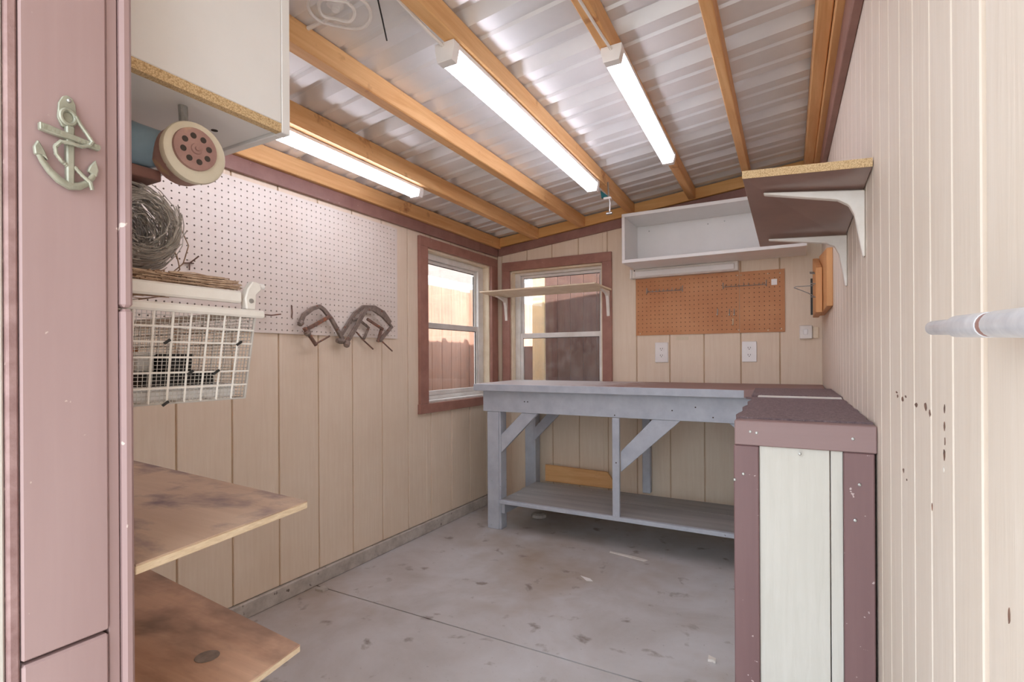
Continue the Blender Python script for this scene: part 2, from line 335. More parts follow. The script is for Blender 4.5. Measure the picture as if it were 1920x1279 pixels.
# ------------------------------------------------------------------ ceiling: ribbed metal sheets on pine rafters
ce = struct('ceiling', (-0.9, 1.6, 1.95), 'ribbed metal roof on orange pine rafters')
PR = [(0, 0), (0.012, 0.030), (0.052, 0.030), (0.084, 0), (0.128, 0), (0.136, 0.007), (0.150, 0.007), (0.158, 0), (0.240, 0), (0.248, 0.007), (0.262, 0.007), (0.270, 0)]
PER = 0.3115; Y0 = 1.486 - 6 * PER
def sheet(k0, k1, dz):
    prof = []
    for k in range(k0, k1): prof += [(Y0 + k * PER + a, h) for a, h in PR]
    prof += [(Y0 + k1 * PER + a, h) for a, h in PR[:4]]
    xs = (-2.02, 0.36); n = len(prof); m = MB(); vs = []
    for t in (0, 0.0015):
        for x in xs: vs += [(x, a, roof(x) + h + dz + t) for a, h in prof]
    fs = []
    for i in range(n - 1):
        fs += [(i, i + 1, n + i + 1, n + i), (2 * n + i, 3 * n + i, 3 * n + i + 1, 2 * n + i + 1), (i, 2 * n + i, 2 * n + i + 1, i + 1), (n + i, n + i + 1, 3 * n + i + 1, 3 * n + i)]
    fs += [(0, n, 3 * n, 2 * n), (n - 1, 3 * n - 1, 4 * n - 1, 2 * n - 1)]
    m.add(vs, fs); return m.build('metal_sheet', 'metal', ce)
for k, (a, b) in enumerate(((-1, 3), (3, 6), (6, 9), (9, 12))): sheet(a, b, 0.0018 * k)  # foremost sheet extended, out of view, to block sun at the doorway
def rafter(xn, xf, wd, zb, mat='rafterY', y0=0.12, y1=B, name='rafter', top=0.0):   # xn / xf: centre X at Y = 1.2 and at Y = 3.2
    def cx(y): return xn + (xf - xn) * (y - 1.2) / 2.0
    c = []
    for z in (0, 1):
        for x, y in ((-1, y0), (1, y0), (1, y1), (-1, y1)):
            X = cx(y) + x * wd / 2; c.append((X, y, zb if z == 0 else roof(X) - 0.001 + top))
    return MB().hexa(c).build(name, mat, ce, 0.003)
rafter(-1.866, -1.866, 0.042, 1.778, y1=B - 0.001)
rafter(-1.530, -1.560, 0.042, 1.808, y1=B - 0.036)
rafter(-1.205, -1.228, 0.045, 1.848, y1=B - 0.036)
rafter(-0.850, -0.905, 0.044, 1.892, y1=B - 0.036)
rafter(-0.493, -0.545, 0.040, 1.926, y1=B - 0.036)
rafter(-0.212, -0.243, 0.034, 1.955, y1=B - 0.036)
rafter(0.075, 0.045, 0.040, 1.965, y1=B - 0.036)
rafter(0.113, 0.080, 0.030, 1.945, y1=B - 0.036)
# pine ledger on the back wall between rafters, following the pitch
def pitched(x0, x1, y0, y1, lo, hi, name, mat, parent):
    c = [(x, y, roof(x) + lo) for x, y in ((x0, y0), (x1, y0), (x1, y1), (x0, y1))] + [(x, y, roof(x) + hi) for x, y in ((x0, y0), (x1, y0), (x1, y1), (x0, y1))]
    return MB().hexa(c).build(name, mat, parent, 0.002)
pitched(-1.845, 0.10, B - 0.034, B - 0.0005, -0.064, -0.0015, 'ledger', 'ledger', ce)

# brown header boards
t1 = struct('trim_1', (-D + 0.01, 1.8, 1.75), 'brown painted header board along the top of the left wall')
box('board', 'trim', t1, -D + 0.0005, -D + 0.019, 0.36, 2.95, 1.719, 1.777); box('board', 'trim', t1, -D + 0.0005, -D + 0.019, 2.953, B - 0.02, 1.721, 1.777)
t2 = struct('trim_2', (-0.9, B - 0.01, 1.83), 'brown painted header board along the top of the back wall')
pitched(-1.865, 0.108, B - 0.0195, B - 0.0005, -0.123, -0.066, 'board', 'trim', t2)
t3 = struct('trim_3', (0.12, 1.9, 1.9), 'brown painted board along the top of the right wall')
c = []
for z in (0, 1):
    for y, d in ((0.7, -0.022), (0.7, -0.0005), (3.17, -0.0005), (3.17, -0.022)):
        c.append((RW(y) + d, y, (1.80 + 0.038 * (y - 0.7)) if z == 0 else 1.944))
MB().hexa(c).build('board', 'trim', t3, 0.002)

# ------------------------------------------------------------------ windows
def window(name, tf, hole, frame_a, mid, casing, label, glass_top):
    a0, a1, z0, z1 = hole; ca0, ca1, cz0, cz1 = casing
    root = struct(name, tf(0.5 * (a0 + a1), 0, z0), label)
    def bx(nm, mt, p0, p1, d0, d1, q0, q1, par=root, bv=0.0015): return MB(tf).box(p0, p1, d0, d1, q0, q1).build(nm, mt, par, bv)
    # casing boards, proud of the wall
    bx('casing_board', 'casing', ca0, ca1, -0.020, -0.0005, z1, cz1)
    bx('casing_board', 'casing', ca0, a0 - 0.0, -0.020, -0.0005, z0, z1)
    bx('casing_board', 'casing', a1, ca1, -0.020, -0.0005, z0, z1)
    bx('casing_board', 'casing', ca0 - 0.006, ca1, -0.021, -0.0005, cz0, z0)
    # liner boards of the opening
    bx('liner_board', 'linerpaint', a0 + 0.0005, a0 + 0.012, 0.0, 0.092, z0, z1)
    bx('liner_board', 'linerpaint', a1 - 0.012, a1 - 0.0005, 0.0, 0.092, z0, z1)
    bx('liner_board', 'linerpaint', a0, a1, 0.0, 0.092, z1 - 0.012, z1 - 0.0005)
    bx('sill', 'vinyl', a0, a1, 0.0, 0.10, z0 + 0.0005, z0 + 0.014)
    # outer window frame
    f0, f1 = frame_a
    fr = MB(tf)
    fr.box(a0 + 0.012, f0, 0.045, 0.085, z0 + 0.014, z1 - 0.012).box(f1, a1 - 0.012, 0.045, 0.085, z0 + 0.014, z1 - 0.012)
    fr.box(f0, f1, 0.045, 0.085, glass_top, z1 - 0.012).box(f0, f1, 0.040, 0.085, z0 + 0.014, z0 + 0.036)
    fr.build('frame', 'vinyl', root, 0.002)
    for nm, q0, q1, d in (('upper_sash', mid, glass_top, 0.066), ('lower_sash', z0 + 0.037, mid + 0.036, 0.050)):
        s = MB(tf); w_ = 0.020
        s.box(f0 + 0.001, f0 + w_, d, d + 0.014, q0, q1).box(f1 - w_, f1 - 0.001, d, d + 0.014, q0, q1)
        s.box(f0 + w_, f1 - w_, d, d + 0.014, q1 - (0.034 if nm[0] == 'l' else w_), q1 - 0.001).box(f0 + w_, f1 - w_, d, d + 0.014, q0, q0 + (0.034 if nm[0] == 'u' else w_ + 0.008))
        so_ = s.build(nm, 'vinyl', root, 0.0015)
        bx('gasket', 'black', f0 + w_, f1 - w_, d + 0.0045, d + 0.0095, q1 - (0.0375 if nm[0] == 'l' else w_ + 0.0035), q1 - (0.034 if nm[0] == 'l' else w_), so_, 0)
        bx('gasket', 'black', f1 - w_ - 0.004, f1 - w_, d + 0.0045, d + 0.0095, q0 + 0.034, q1 - 0.035, so_, 0)
        bx('pane', 'glass', f0 + w_, f1 - w_, d + 0.005, d + 0.009, q0 + 0.02, q1 - 0.02, so_, 0)
    return root
TL = lambda a, d, z: (-D - d, a, z)
TB = lambda a, d, z: (a, B + d, z)
window('window_1', TL, hl, (2.430, 3.025), 1.185, (2.318, 3.180, 0.690, 1.700), 'brown trimmed sash window in the left wall', 1.598)
window('window_2', TB, hb, (-1.728, -1.125), 1.142, (-1.836, -1.038, 0.680, 1.676), 'brown trimmed sash window in the back wall above the workbench', 1.585)

# ------------------------------------------------------------------ left door jamb
dj = struct('door_2', (-0.76, 0.29, 0), 'mauve painted door jamb with an anchor ornament')
box('jamb_board', 'jamb', dj, -0.775, -0.750, 0.2405, 0.3235, 0.668, 2.0, 0.002)
MB().prism([(0.2405, 0), (0.3225, 0), (0.3225, 0.664), (0.2405, 0.664)], lambda p, q, d: (d, p, q), -0.775, -0.7488).build('jamb_block', 'jamb', dj, 0.0025)
box('edge_strip', 'jamb_rough', dj, -0.775, -0.7515, 0.2295, 0.2395, 0, 2.0, 0.002)
box('stop_strip', 'jamb', dj, -0.775, -0.7535, 0.3245, 0.3365, 0, 2.0, 0.001)
box('corner_bead', 'jamb', dj, -0.775, -0.746, 0.3375, 0.3510, 0, 1.066, 0.004)
box('corner_bead', 'jamb', dj, -0.775, -0.7465, 0.3375, 0.3510, 1.068, 2.0, 0.004)
box('outer_trim', 'siding_pale', dj, -0.80, -0.757, 0.205, 0.2288, 0, 2.0, 0.002)

# ------------------------------------------------------------------ workbench
wbx = thing('workbench', (-0.9, 2.9, 0), 'grey painted wooden workbench along the back wall', 'workbench')
MB().hexa([(-1.688, 2.606, 0.814), (0.104, 2.584, 0.814), (0.108, 3.203, 0.814), (-1.735, 3.203, 0.814),
           (-1.688, 2.606, 0.853), (0.104, 2.584, 0.853), (0.108, 3.203, 0.853), (-1.735, 3.203, 0.853)]).build('worktop', 'benchtop', wbx, 0.002)
box('edge_board', 'bench', wbx, -1.690, -0.17, 2.588, 2.6055, 0.8135, 0.8515, 0.002)
box('apron', 'bench', wbx, -1.647, -0.17, 2.628, 2.664, 0.691, 0.8125)
box('side_apron', 'bench', wbx, -1.647, -1.612, 2.665, 3.19, 0.691, 0.8125)
box('leg', 'bench', wbx, -1.622, -1.544, 2.630, 2.668, 0.0, 0.690, 0.003)
box('leg', 'bench', wbx, -1.543, -1.530, 2.632, 2.700, 0.0, 0.690, 0.002)
box('leg', 'bench', wbx, -0.851, -0.813, 2.610, 2.6275, 0.158, 0.690, 0.002)
box('leg', 'bench', wbx, -1.640, -1.562, 3.150, 3.188, 0.0, 0.812, 0.003)
box('leg', 'bench', wbx, -1.561, -1.545, 3.120, 3.188, 0.0, 0.812, 0.002)
box('leg', 'bench', wbx, -0.838, -0.790, 3.150, 3.188, 0.1815, 0.812, 0.003)
PXZ = lambda p, q, d: (p, d, q)
def brace(poly, y0, y1): MB().prism(poly, PXZ, y0, y1).build('brace', 'bench', wbx, 0.0015)
brace([(-1.529, 0.452), (-1.291, 0.690), (-1.392, 0.690), (-1.529, 0.556)], 2.635, 2.655)
brace([(-0.812, 0.410), (-0.512, 0.690), (-0.648, 0.690), (-0.812, 0.516)], 2.6285, 2.650)
brace([(-1.543, 0.458), (-1.30, 0.700), (-1.40, 0.690), (-1.543, 0.540)], 3.10, 3.118)
brace([(-0.17, 0.60), (-0.17, 0.690), (-0.29, 0.690), (-0.22, 0.63)], 2.635, 2.655)
box('shelf_board', 'bench_shelf', wbx, -1.5295, -0.145, 2.6285, 2.898, 0.161, 0.181, 0.002)
box('shelf_board', 'bench_shelf', wbx, -1.540, -0.145, 2.906, 3.118, 0.161, 0.180, 0.002)
box('shelf_edge', 'bench', wbx, -1.528, -0.145, 2.6055, 2.628, 0.160, 0.1815, 0.002)
box('cleat', 'bench', wbx, -1.5285, -1.505, 2.632, 3.10, 0.098, 0.160, 0.002)
for x, y, z in ((-1.35, 2.6275, 0.755), (-1.37, 2.6275, 0.755), (-0.842, 2.6275, 0.703), (-0.83, 2.6095, 0.46), (-0.36, 2.6275, 0.715), (-0.44, 2.6275, 0.76), (-0.55, 2.6275, 0.74)):
    MB().lathe((x, y + 0.002, z), (0, -1, 0), [(0, 0.0035), (0.003, 0.0035)], 8).build('screw', 'hole', wbx)

# low end cabinet of the bench
ec = thing('end_cabinet', (0.0, 1.6, 0), 'brown framed cabinet end with a cream panel against the right wall', 'cabinet')
box('top_rail', 'cabrail', ec, -0.131, 0.1385, 1.290, 1.328, 0.801, 0.857, 0.002)
box('post', 'cabtrim', ec, -0.133, -0.081, 1.292, 1.330, 0, 0.800, 0.002)
box('post', 'cabtrim', ec, 0.080, 0.1345, 1.292, 1.330, 0, 0.800, 0.002)
box('panel', 'siding_pale', ec, -0.0805, 0.0555, 1.301, 1.318, 0, 0.800, 0.001)
box('panel', 'siding_pale', ec, 0.0575, 0.0795, 1.301, 1.318, 0, 0.800, 0.001)
box('side_panel', 'siding_pale', ec, -0.130, -0.116, 1.331, 2.583, 0.0, 0.834, 0.001)
MB().hexa([(-0.131, 1.3285, 0.835), (0.1385, 1.3285, 0.835), (RW(2.58) - 0.002, 2.583, 0.835), (-0.155, 2.583, 0.835),
           (-0.131, 1.3285, 0.853), (0.1385, 1.3285, 0.853), (RW(2.58) - 0.002, 2.583, 0.853), (-0.155, 2.583, 0.853)]).build('top_board', 'trim', ec, 0.002)
for x, z in ((-0.098, 0.832), (-0.085, 0.83), (0.097, 0.829), (0.0, 0.790), (-0.113, 0.735), (0.108, 0.735), (0.1, 0.66), (-0.131, 0.72)):
    MB().lathe((x, 1.292, z), (0, -1, 0), [(0, 0.0032), (0.0030, 0.0032), (0.0036, 0.0016)], 10).build('screw', 'steel', ec)
m1 = MB(); n = 16
edge = [(-0.131 - 0.012 * k / n - 0.004 * math.sin(k * 1.3) - (0.02 if k == n else 0), 1.329 + (2.008 - 1.329) * k / n) for k in range(n + 1)]
edge_r = [(0.136 - 0.006 * k / n - 0.005 * abs(math.sin(k * 0.9)), 1.329 + (2.008 - 1.329) * k / n) for k in range(n + 1)]
for e0, e1, f0, f1 in zip(edge, edge[1:], edge_r, edge_r[1:]):
    m1.hexa([(e0[0], e0[1], 0.8545), (f0[0], f0[1], 0.8545), (f1[0], f1[1], 0.8545), (e1[0], e1[1], 0.8545), (e0[0], e0[1], 0.861), (f0[0], f0[1], 0.861), (f1[0], f1[1], 0.861), (e1[0], e1[1], 0.861)])
tag(m1.build('rubber_mat', 'mat'), 'dark brown ribbed rubber mat on the front of the end cabinet top', 'mat')
tag(MB().hexa([(-0.150, 2.040, 0.8545), (0.124, 2.040, 0.8545), (0.116, 2.53, 0.8545), (-0.168, 2.47, 0.8545), (-0.150, 2.040, 0.868), (0.124, 2.040, 0.868), (0.116, 2.53, 0.868), (-0.168, 2.47, 0.868)]).build('rubber_mat', 'mat', None, 0.002), 'narrow dark rubber mat strip behind the white edging on the bench corner', 'mat')
tag(MB().box(-0.128, 0.122, 2.014, 2.034, 0.8545, 0.866).build('edging_strip', 'whitepaint', None, 0.002), 'thin white edging strip between the two rubber mats', 'edging')

# board standing on the low bench shelf
ob = MB().prism([(-1.49, 0.1825), (-0.985, 0.1825), (-1.06, 0.284), (-1.49, 0.292)], PXZ, 3.150, 3.168).build('pine_board', 'rafterX', None, 0.002)
tag(ob, 'short orange pine board standing on the workbench lower shelf against the wall', 'board')

# ------------------------------------------------------------------ pegboards
def pegboard(mb, tf, a0, a1, z0, z1, th, pitch=0.0254, r=0.0032):
    na, nz = max(1, int((a1 - a0) / pitch)), max(1, int((z1 - z0) / pitch))
    oa, oz = (a0 + a1 - na * pitch) / 2, (z0 + z1 - nz * pitch) / 2
    for i in range(na):
        for j in range(nz):
            x0, x1, y0, y1 = oa + i * pitch, oa + (i + 1) * pitch, oz + j * pitch, oz + (j + 1) * pitch
            if i == 0: x0 = a0
            if i == na - 1: x1 = a1
            if j == 0: y0 = z0
            if j == nz - 1: y1 = z1
            cx, cy = oa + (i + 0.5) * pitch, oz + (j + 0.5) * pitch
            vs = [tf(x0, y0, th), tf(x1, y0, th), tf(x1, y1, th), tf(x0, y1, th)]
            for d in (th, 0.0006):
                vs += [tf(cx + r * math.cos(math.pi / 4 * k + math.pi * 1.25), cy + r * math.sin(math.pi / 4 * k + math.pi * 1.25), d) for k in range(8)]
            # hole verts 4..11 start at lower left, counter clockwise
            fs = [(0, 1, 6, 5, 4), (1, 2, 8, 7, 6), (2, 3, 10, 9, 8), (3, 0, 4, 11, 10)]
            fs += [(4 + k, 4 + (k + 1) % 8, 12 + (k + 1) % 8, 12 + k) for k in range(8)]
            mb.add(vs, fs)
    # rim
    c = [(a0, z0), (a1, z0), (a1, z1), (a0, z1)]
    mb.add([tf(a, z, th) for a, z in c] + [tf(a, z, 0) for a, z in c], [(k, (k + 1) % 4, 4 + (k + 1) % 4, 4 + k) for k in range(4)])
LP = lambda a, z, d: (-D + 0.001 + d, a, z)
BP = lambda a, z, d: (a, B - 0.001 - d, z)
pg = thing('pegboard', (-D, 1.4, 1.4), 'large white pegboard full of holes on the left wall', 'pegboard')
m = MB(); pegboard(m, LP, 0.62, 2.141, 1.110, 1.698, 0.006); m.build('panel', 'pegwhite', pg)
MB().add([LP(0.622, 1.112, 0.0006), LP(2.139, 1.112, 0.0006), LP(2.139, 1.696, 0.0006), LP(0.622, 1.696, 0.0006)], [(0, 1, 2, 3)]).build('hole_shade', 'hole', pg)  # dark sheet puts the shade inside the peg holes into colour
pb = thing('pegboard', (-0.5, B, 1.3), 'brown hardboard pegboard in two panels on the back wall', 'pegboard')
for a, b in ((-0.886, -0.296), (-0.294, -0.067)):
    m = MB(); pegboard(m, BP, a, b, 1.139, 1.487 if a < -0.5 else 1.483, 0.005, r=0.0026); m.build('panel', 'pegbrown', pb)
    MB().add([BP(a + .002, 1.141, 0.0006), BP(b - .002, 1.141, 0.0006), BP(b - .002, 1.480, 0.0006), BP(a + .002, 1.480, 0.0006)], [(0, 1, 2, 3)]).build('hole_shade', 'hole', pb)  # same dark sheet, colouring the holes as shaded
for a, z in ((-0.09, 1.46), (-0.15, 1.462), (-0.085, 1.155), (-0.15, 1.150), (-0.30, 1.155), (-0.285, 1.465), (-0.305, 1.465), (-0.62, 1.47), (-0.86, 1.15)):
    MB().lathe(BP(a, z, 0.0045), (0, -1, 0), [(0, 0.0035), (0.0022, 0.0035), (0.003, 0.001)], 8).build('screw', 'ivory', pb)

# hook rails and hooks on the brown pegboard
def hookrail(a0, a1, z, label):
    r = thing('hook_rail', BP(0.5 * (a0 + a1), z, 0.005), label, 'hook rail')
    m = MB(); m.tube([BP(a0, z, 0.009), BP(a1, z - 0.002, 0.009)], 0.0022, 6); m.build('rod', 'steel', r, smooth=True)
    for k in range(9):
        a = a0 + (a1 - a0) * (k + 0.5) / 9 + random.uniform(-0.006, 0.006); h = random.uniform(0.008, 0.02)
        MB().tube([BP(a, z + h, 0.007), BP(a, z, 0.010), BP(a + 0.002, z - 0.006, 0.020), BP(a + 0.002, z + 0.004, 0.028)], 0.0015, 5).build('hook', 'steel', r)
    for a in (a0, a1): MB().tube([BP(a, z - 0.012, 0.007), BP(a, z + 0.024, 0.007)], 0.003, 6).build('end_clip', 'steel', r)
    return r
hookrail(-0.818, -0.606, 1.405, 'thin metal hook rail near the upper left of the brown pegboard')
hookrail(-0.381, -0.158, 1.405, 'thin metal hook rail near the upper right of the brown pegboard')
def peg(a, z, label, mat='ivory'):
    MBo = MB().tube([BP(a, z + 0.036, 0.006), BP(a, z + 0.01, 0.008), BP(a, z, 0.016), BP(a, z + 0.002, 0.03)], 0.003, 6)
    o = MBo.build('peg_hook', mat, None, smooth=True); return tag(o, label, 'hook', 'hooks on the brown pegboard')
peg(-0.411, 1.245, 'single metal peg hook left of the paired hooks on brown pegboard', 'steel')
peg(-0.347, 1.240, 'left hook of the pair on the brown pegboard', 'steel'); peg(-0.322, 1.240, 'right hook of the pair on the brown pegboard', 'steel')
peg(-0.329, 1.185, 'lowest peg hook under the pair on the brown pegboard', 'ivory')
st = thing('sticker', BP(-0.118, 1.414, 0.006), 'small white square card at the right end of the brown pegboard', 'card')
MB().hexa([BP(-0.133, 1.397, 0.0055), BP(-0.104, 1.397, 0.0055), BP(-0.104, 1.397, 0.009), BP(-0.133, 1.397, 0.009), BP(-0.133, 1.430, 0.0055), BP(-0.104, 1.430, 0.0055), BP(-0.104, 1.430, 0.009), BP(-0.133, 1.430, 0.009)]).build('card', 'plastic', st, 0.001)
lb = MB().box(-0.648, -0.576, B - 0.003, B - 0.0005, 1.106, 1.127).build('paper_label', 'ivory', None, 0.0003); tag(lb, 'small faded paper label on the wall below the brown pegboard', 'label')

# hooks on white pegboard
def lhook(pts, r, label):
    o = MB().tube([(-D + d, a, z) for a, z, d in pts], r, 6).build('peg_hook', 'rust', None, smooth=True); return tag(o, label, 'hook')
h1 = thing('peg_hook', (-D + 0.01, 1.055, 1.34), 'rusty forked peg hook near the left of the white pegboard', 'hook')
MB().tube([(-D + 0.012, 1.038, 1.340), (-D + 0.012, 1.070, 1.344)], 0.0026, 6).build('bar', 'rust', h1)
MB().tube([(-D + 0.012, 1.055, 1.318), (-D + 0.012, 1.056, 1.342), (-D + 0.03, 1.078, 1.369)], 0.0026, 6).build('prong', 'rust', h1)
lhook([(1.476, 1.232, 0.010), (1.478, 1.200, 0.012), (1.475, 1.178, 0.012)], 0.0026, 'straight dark peg hook left of the hanging clamps')
lhook([(1.335, 1.182, 0.010), (1.365, 1.180, 0.03), (1.398, 1.186, 0.045)], 0.003, 'dark bent peg hook behind the basket rim on the white pegboard')

# ------------------------------------------------------------------ clamps hanging on the white pegboard
def flat(path, wdt, th, x, nm, mt, par):   # bar in the plane of the board: in-plane half width wdt, half thickness th
    MB().tube([(x, a, z) for a, z in path], wdt, 4, flat=th / wdt, nrm=(1, 0, 0)).build(nm, mt, par, 0.0012)
k1 = thing('c_clamp', (-D + 0.03, 1.6, 1.1), 'rusty c-clamp with reddish bar hanging leftmost on the white pegboard', 'clamp', 'clamps on the white pegboard')
flat([(1.499, 1.153), (1.518, 1.191), (1.563, 1.223), (1.602, 1.236), (1.626, 1.223), (1.67, 1.182), (1.735, 1.093)], 0.0125, 0.010, -1.852, 'frame', 'greyiron', k1)
flat([(1.513, 1.127), (1.571, 1.156), (1.645, 1.194)], 0.0115, 0.006, -1.836, 'bar', 'rust', k1)
MB().tube([(-1.836, 1.506, 1.136), (-1.832, 1.538, 1.097), (-1.830, 1.564, 1.063)], 0.008, 10).build('screw', 'rust', k1, smooth=True)
MB().tube([(-1.826, 1.552, 1.066), (-1.815, 1.625, 1.105)], 0.004, 8).build('handle', 'rust', k1, smooth=True)
MB().lathe((-1.830, 1.514, 1.122), (0, 0.55, -0.8), [(0, 0.014), (0.01, 0.016), (0.02, 0.010)], 14).build('swivel_pad', 'greyiron', k1, smooth=True)
MB().lathe((-1.850, 1.728, 1.085), (0, -1, 0.1), [(-0.006, 0.012), (0.012, 0.014), (0.03, 0.010)], 14).build('anvil', 'greyiron', k1, smooth=True)
MB().lathe((-1.850, 1.500, 1.155), (0, -0.7, -0.6), [(-0.01, 0.012), (0.006, 0.012), (0.012, 0.006)], 10).build('nut', 'greyiron', k1, smooth=True)
k2 = thing('c_clamp', (-D + 0.045, 1.9, 1.1), 'grey c-clamp hanging in front of another at the pegboard right end', 'clamp', 'clamps on the white pegboard')
flat([(1.743, 1.078), (1.793, 1.140), (1.869, 1.245), (1.915, 1.250), (1.983, 1.222), (2.050, 1.168), (1.962, 1.094)], 0.0145, 0.008, -1.838, 'frame', 'greyiron', k2)
flat([(1.865, 1.196), (1.975, 1.150)], 0.009, 0.006, -1.826, 'bar', 'rust', k2)
MB().tube([(-1.832, 1.968, 1.150), (-1.835, 1.955, 1.110), (-1.838, 1.948, 1.088)], 0.008, 10).build('screw', 'rust', k2, smooth=True)
MB().tube([(-1.838, 1.978, 1.092), (-1.838, 2.054, 1.043)], 0.0036, 8).build('handle', 'rust', k2, smooth=True)
MB().lathe((-1.838, 1.748, 1.074), (0, -0.5, -0.8), [(-0.01, 0.012), (0.008, 0.015), (0.016, 0.010)], 12).build('anvil', 'greyiron', k2, smooth=True)
k3 = thing('c_clamp', (-D + 0.02, 1.9, 1.1), 'weathered c-clamp hanging behind the right-hand grey one on the pegboard', 'clamp', 'clamps on the white pegboard')
flat([(1.740, 1.119), (1.821, 1.221), (1.877, 1.258), (1.957, 1.262), (2.023, 1.239), (2.072, 1.192)], 0.0125, 0.007, -1.864, 'frame', 'greyiron', k3)
flat([(1.846, 1.194), (1.912, 1.157), (1.878, 1.100)], 0.010, 0.005, -1.862, 'jaw', 'greyiron', k3)
MB().tube([(-1.862, 1.80, 1.190), (-1.862, 1.846, 1.194)], 0.008, 8).build('link', 'greyiron', k3, smooth=True)
MB().tube([(-1.860, 1.828, 1.132), (-1.860, 1.872, 1.096), (-1.860, 1.939, 1.052)], 0.0036, 8).build('handle', 'rust', k3, smooth=True)

# ------------------------------------------------------------------ back wall fittings
def outlet(a0, a1, z0, z1, label):
    r = thing('power_outlet', (0.5 * (a0 + a1), B, z0), label, 'outlet', 'outlets over the workbench')
    MB().box(a0, a1, B - 0.008, B - 0.0006, z0, z1).build('cover_plate', 'plastic', r, 0.003)
    cx, cz = 0.5 * (a0 + a1), 0.5 * (z0 + z1)
    for s in (-1, 1):
        zc = cz + s * 0.020
        pol = [(cx + 0.017 * math.cos(t) , zc + max(-0.0125, min(0.0125, 0.017 * math.sin(t)))) for t in [k * math.pi / 8 for k in range(16)]]
        f = MB().prism(pol, lambda p, q, d: (p, d, q), B - 0.0105, B - 0.0075).build('socket', 'plastic', r)
        for dx in (-0.006, 0.006): MB().box(cx + dx - 0.0012, cx + dx + 0.0012, B - 0.0112, B - 0.010, zc - 0.001, zc + 0.007).build('slot', 'hole', f)
        MB().lathe((cx, B - 0.010, zc - 0.006), (0, -1, 0), [(0, 0.0025), (0.001, 0.0025)], 8).build('slot', 'hole', f)
outlet(-0.770, -0.692, 0.972, 1.094, 'white double power outlet left of centre over the workbench')
outlet(-0.284, -0.207, 0.974, 1.090, 'white double power outlet below the right pegboard panel')
sw = thing('wall_switch', (0.03, B, 1.097), 'paint-smeared white square box in the back right corner', 'switch')
MB().box(0.001, 0.062, B - 0.022, B - 0.0006, 1.097, 1.170).build('cover', 'whitepaint', sw, 0.004)
MB().box(0.063, 0.090, B - 0.010, B - 0.0006, 1.100, 1.160).build('side_plate', 'linerpaint', sw, 0.002)
MB().box(0.020, 0.040, B - 0.027, B - 0.0215, 1.120, 1.148).build('rocker', 'plastic', sw, 0.002)

# white open wall box
wbx2 = thing('wall_box_shelf', (-0.42, 3.07, 1.545), 'long white open box shelf high on the back wall', 'shelf')
box('bottom', 'white', wbx2, -0.891, 0.036, 2.930, 3.205, 1.545, 1.564)
box('top', 'white', wbx2, -0.891, -0.06, 2.930, 3.205, 1.809, 1.828)
box('side', 'white', wbx2, -0.891, -0.873, 2.930, 3.205, 1.5645, 1.8085)
box('side', 'white', wbx2, -0.078, -0.060, 2.930, 3.205, 1.5645, 1.8085)
box('back_panel', 'white', wbx2, -0.8725, -0.0785, 3.196, 3.205, 1.5645, 1.8085, 0)
for x, z in ((-0.80, 1.775), (-0.46, 1.775), (-0.37, 1.78)): MB().lathe((x, 3.1965, z), (0, -1, 0), [(0, 0.004), (0.002, 0.004)], 8).build('screw', 'steel', wbx2)
# slim light under it
ul = thing('strip_light', (-0.6, 3.18, 1.49), 'slim white strip light on the wall under the white box shelf', 'light')
MB().box(-0.900, -0.296, 3.166, 3.2085, 1.4885, 1.544).build('housing', 'whitepaint', ul, 0.004)
box('diffuser', 'plastic', ul, -0.88, -0.315, 3.155, 3.1655, 1.494, 1.530, 0.004)
box('end_cap', 'plastic', ul, -0.912, -0.9005, 3.16, 3.2085, 1.487, 1.546, 0.003)
MB().lathe((-0.884, 3.166, 1.535), (0, -1, 0), [(0, 0.004), (0.003, 0.004)], 8).build('screw', 'hole', ul)

# stamped steel bracket: profile in the (out, down) plane
def bracket_poly(L, H, t=0.024):
    return [(0, 0), (L, 0), (L, -0.004), (t + 0.03, -t * 0.9), (t + 0.008, -t - 0.010), (t * 0.9, -t - 0.032), (0.005, -H), (0, -H)]
def bracket(name, o, out, wd, L, H, parent):
    o, out = Vector(o), Vector(out); sd_ = Vector((0, 0, 1)).cross(out)
    r = MB().prism(bracket_poly(L, H), lambda p, q, d: o + out * p + Vector((0, 0, 1)) * q + sd_ * d, -wd / 2, wd / 2).build(name, 'whitepaint', parent, 0.0015)
    return r
# shelf across the back window
sh = thing('window_shelf', (-1.45, 3.08, 1.43), 'pale narrow shelf crossing in front of the back window', 'shelf')
MB().hexa([(-1.884, 2.965, 1.446), (-1.068, 2.965, 1.446), (-1.036, 3.186, 1.428), (-1.862, 3.186, 1.428), (-1.884, 2.965, 1.455), (-1.068, 2.965, 1.455), (-1.036, 3.186, 1.440), (-1.862, 3.186, 1.440)]).build('board', 'linerpaint', sh, 0.0015)
bracket('bracket', (-1.800, 3.188, 1.4265), (0, -1, 0), 0.020, 0.14, 0.16, sh)
bracket('bracket', (-1.058, 3.188, 1.4265), (0, -1, 0), 0.020, 0.14, 0.16, sh)
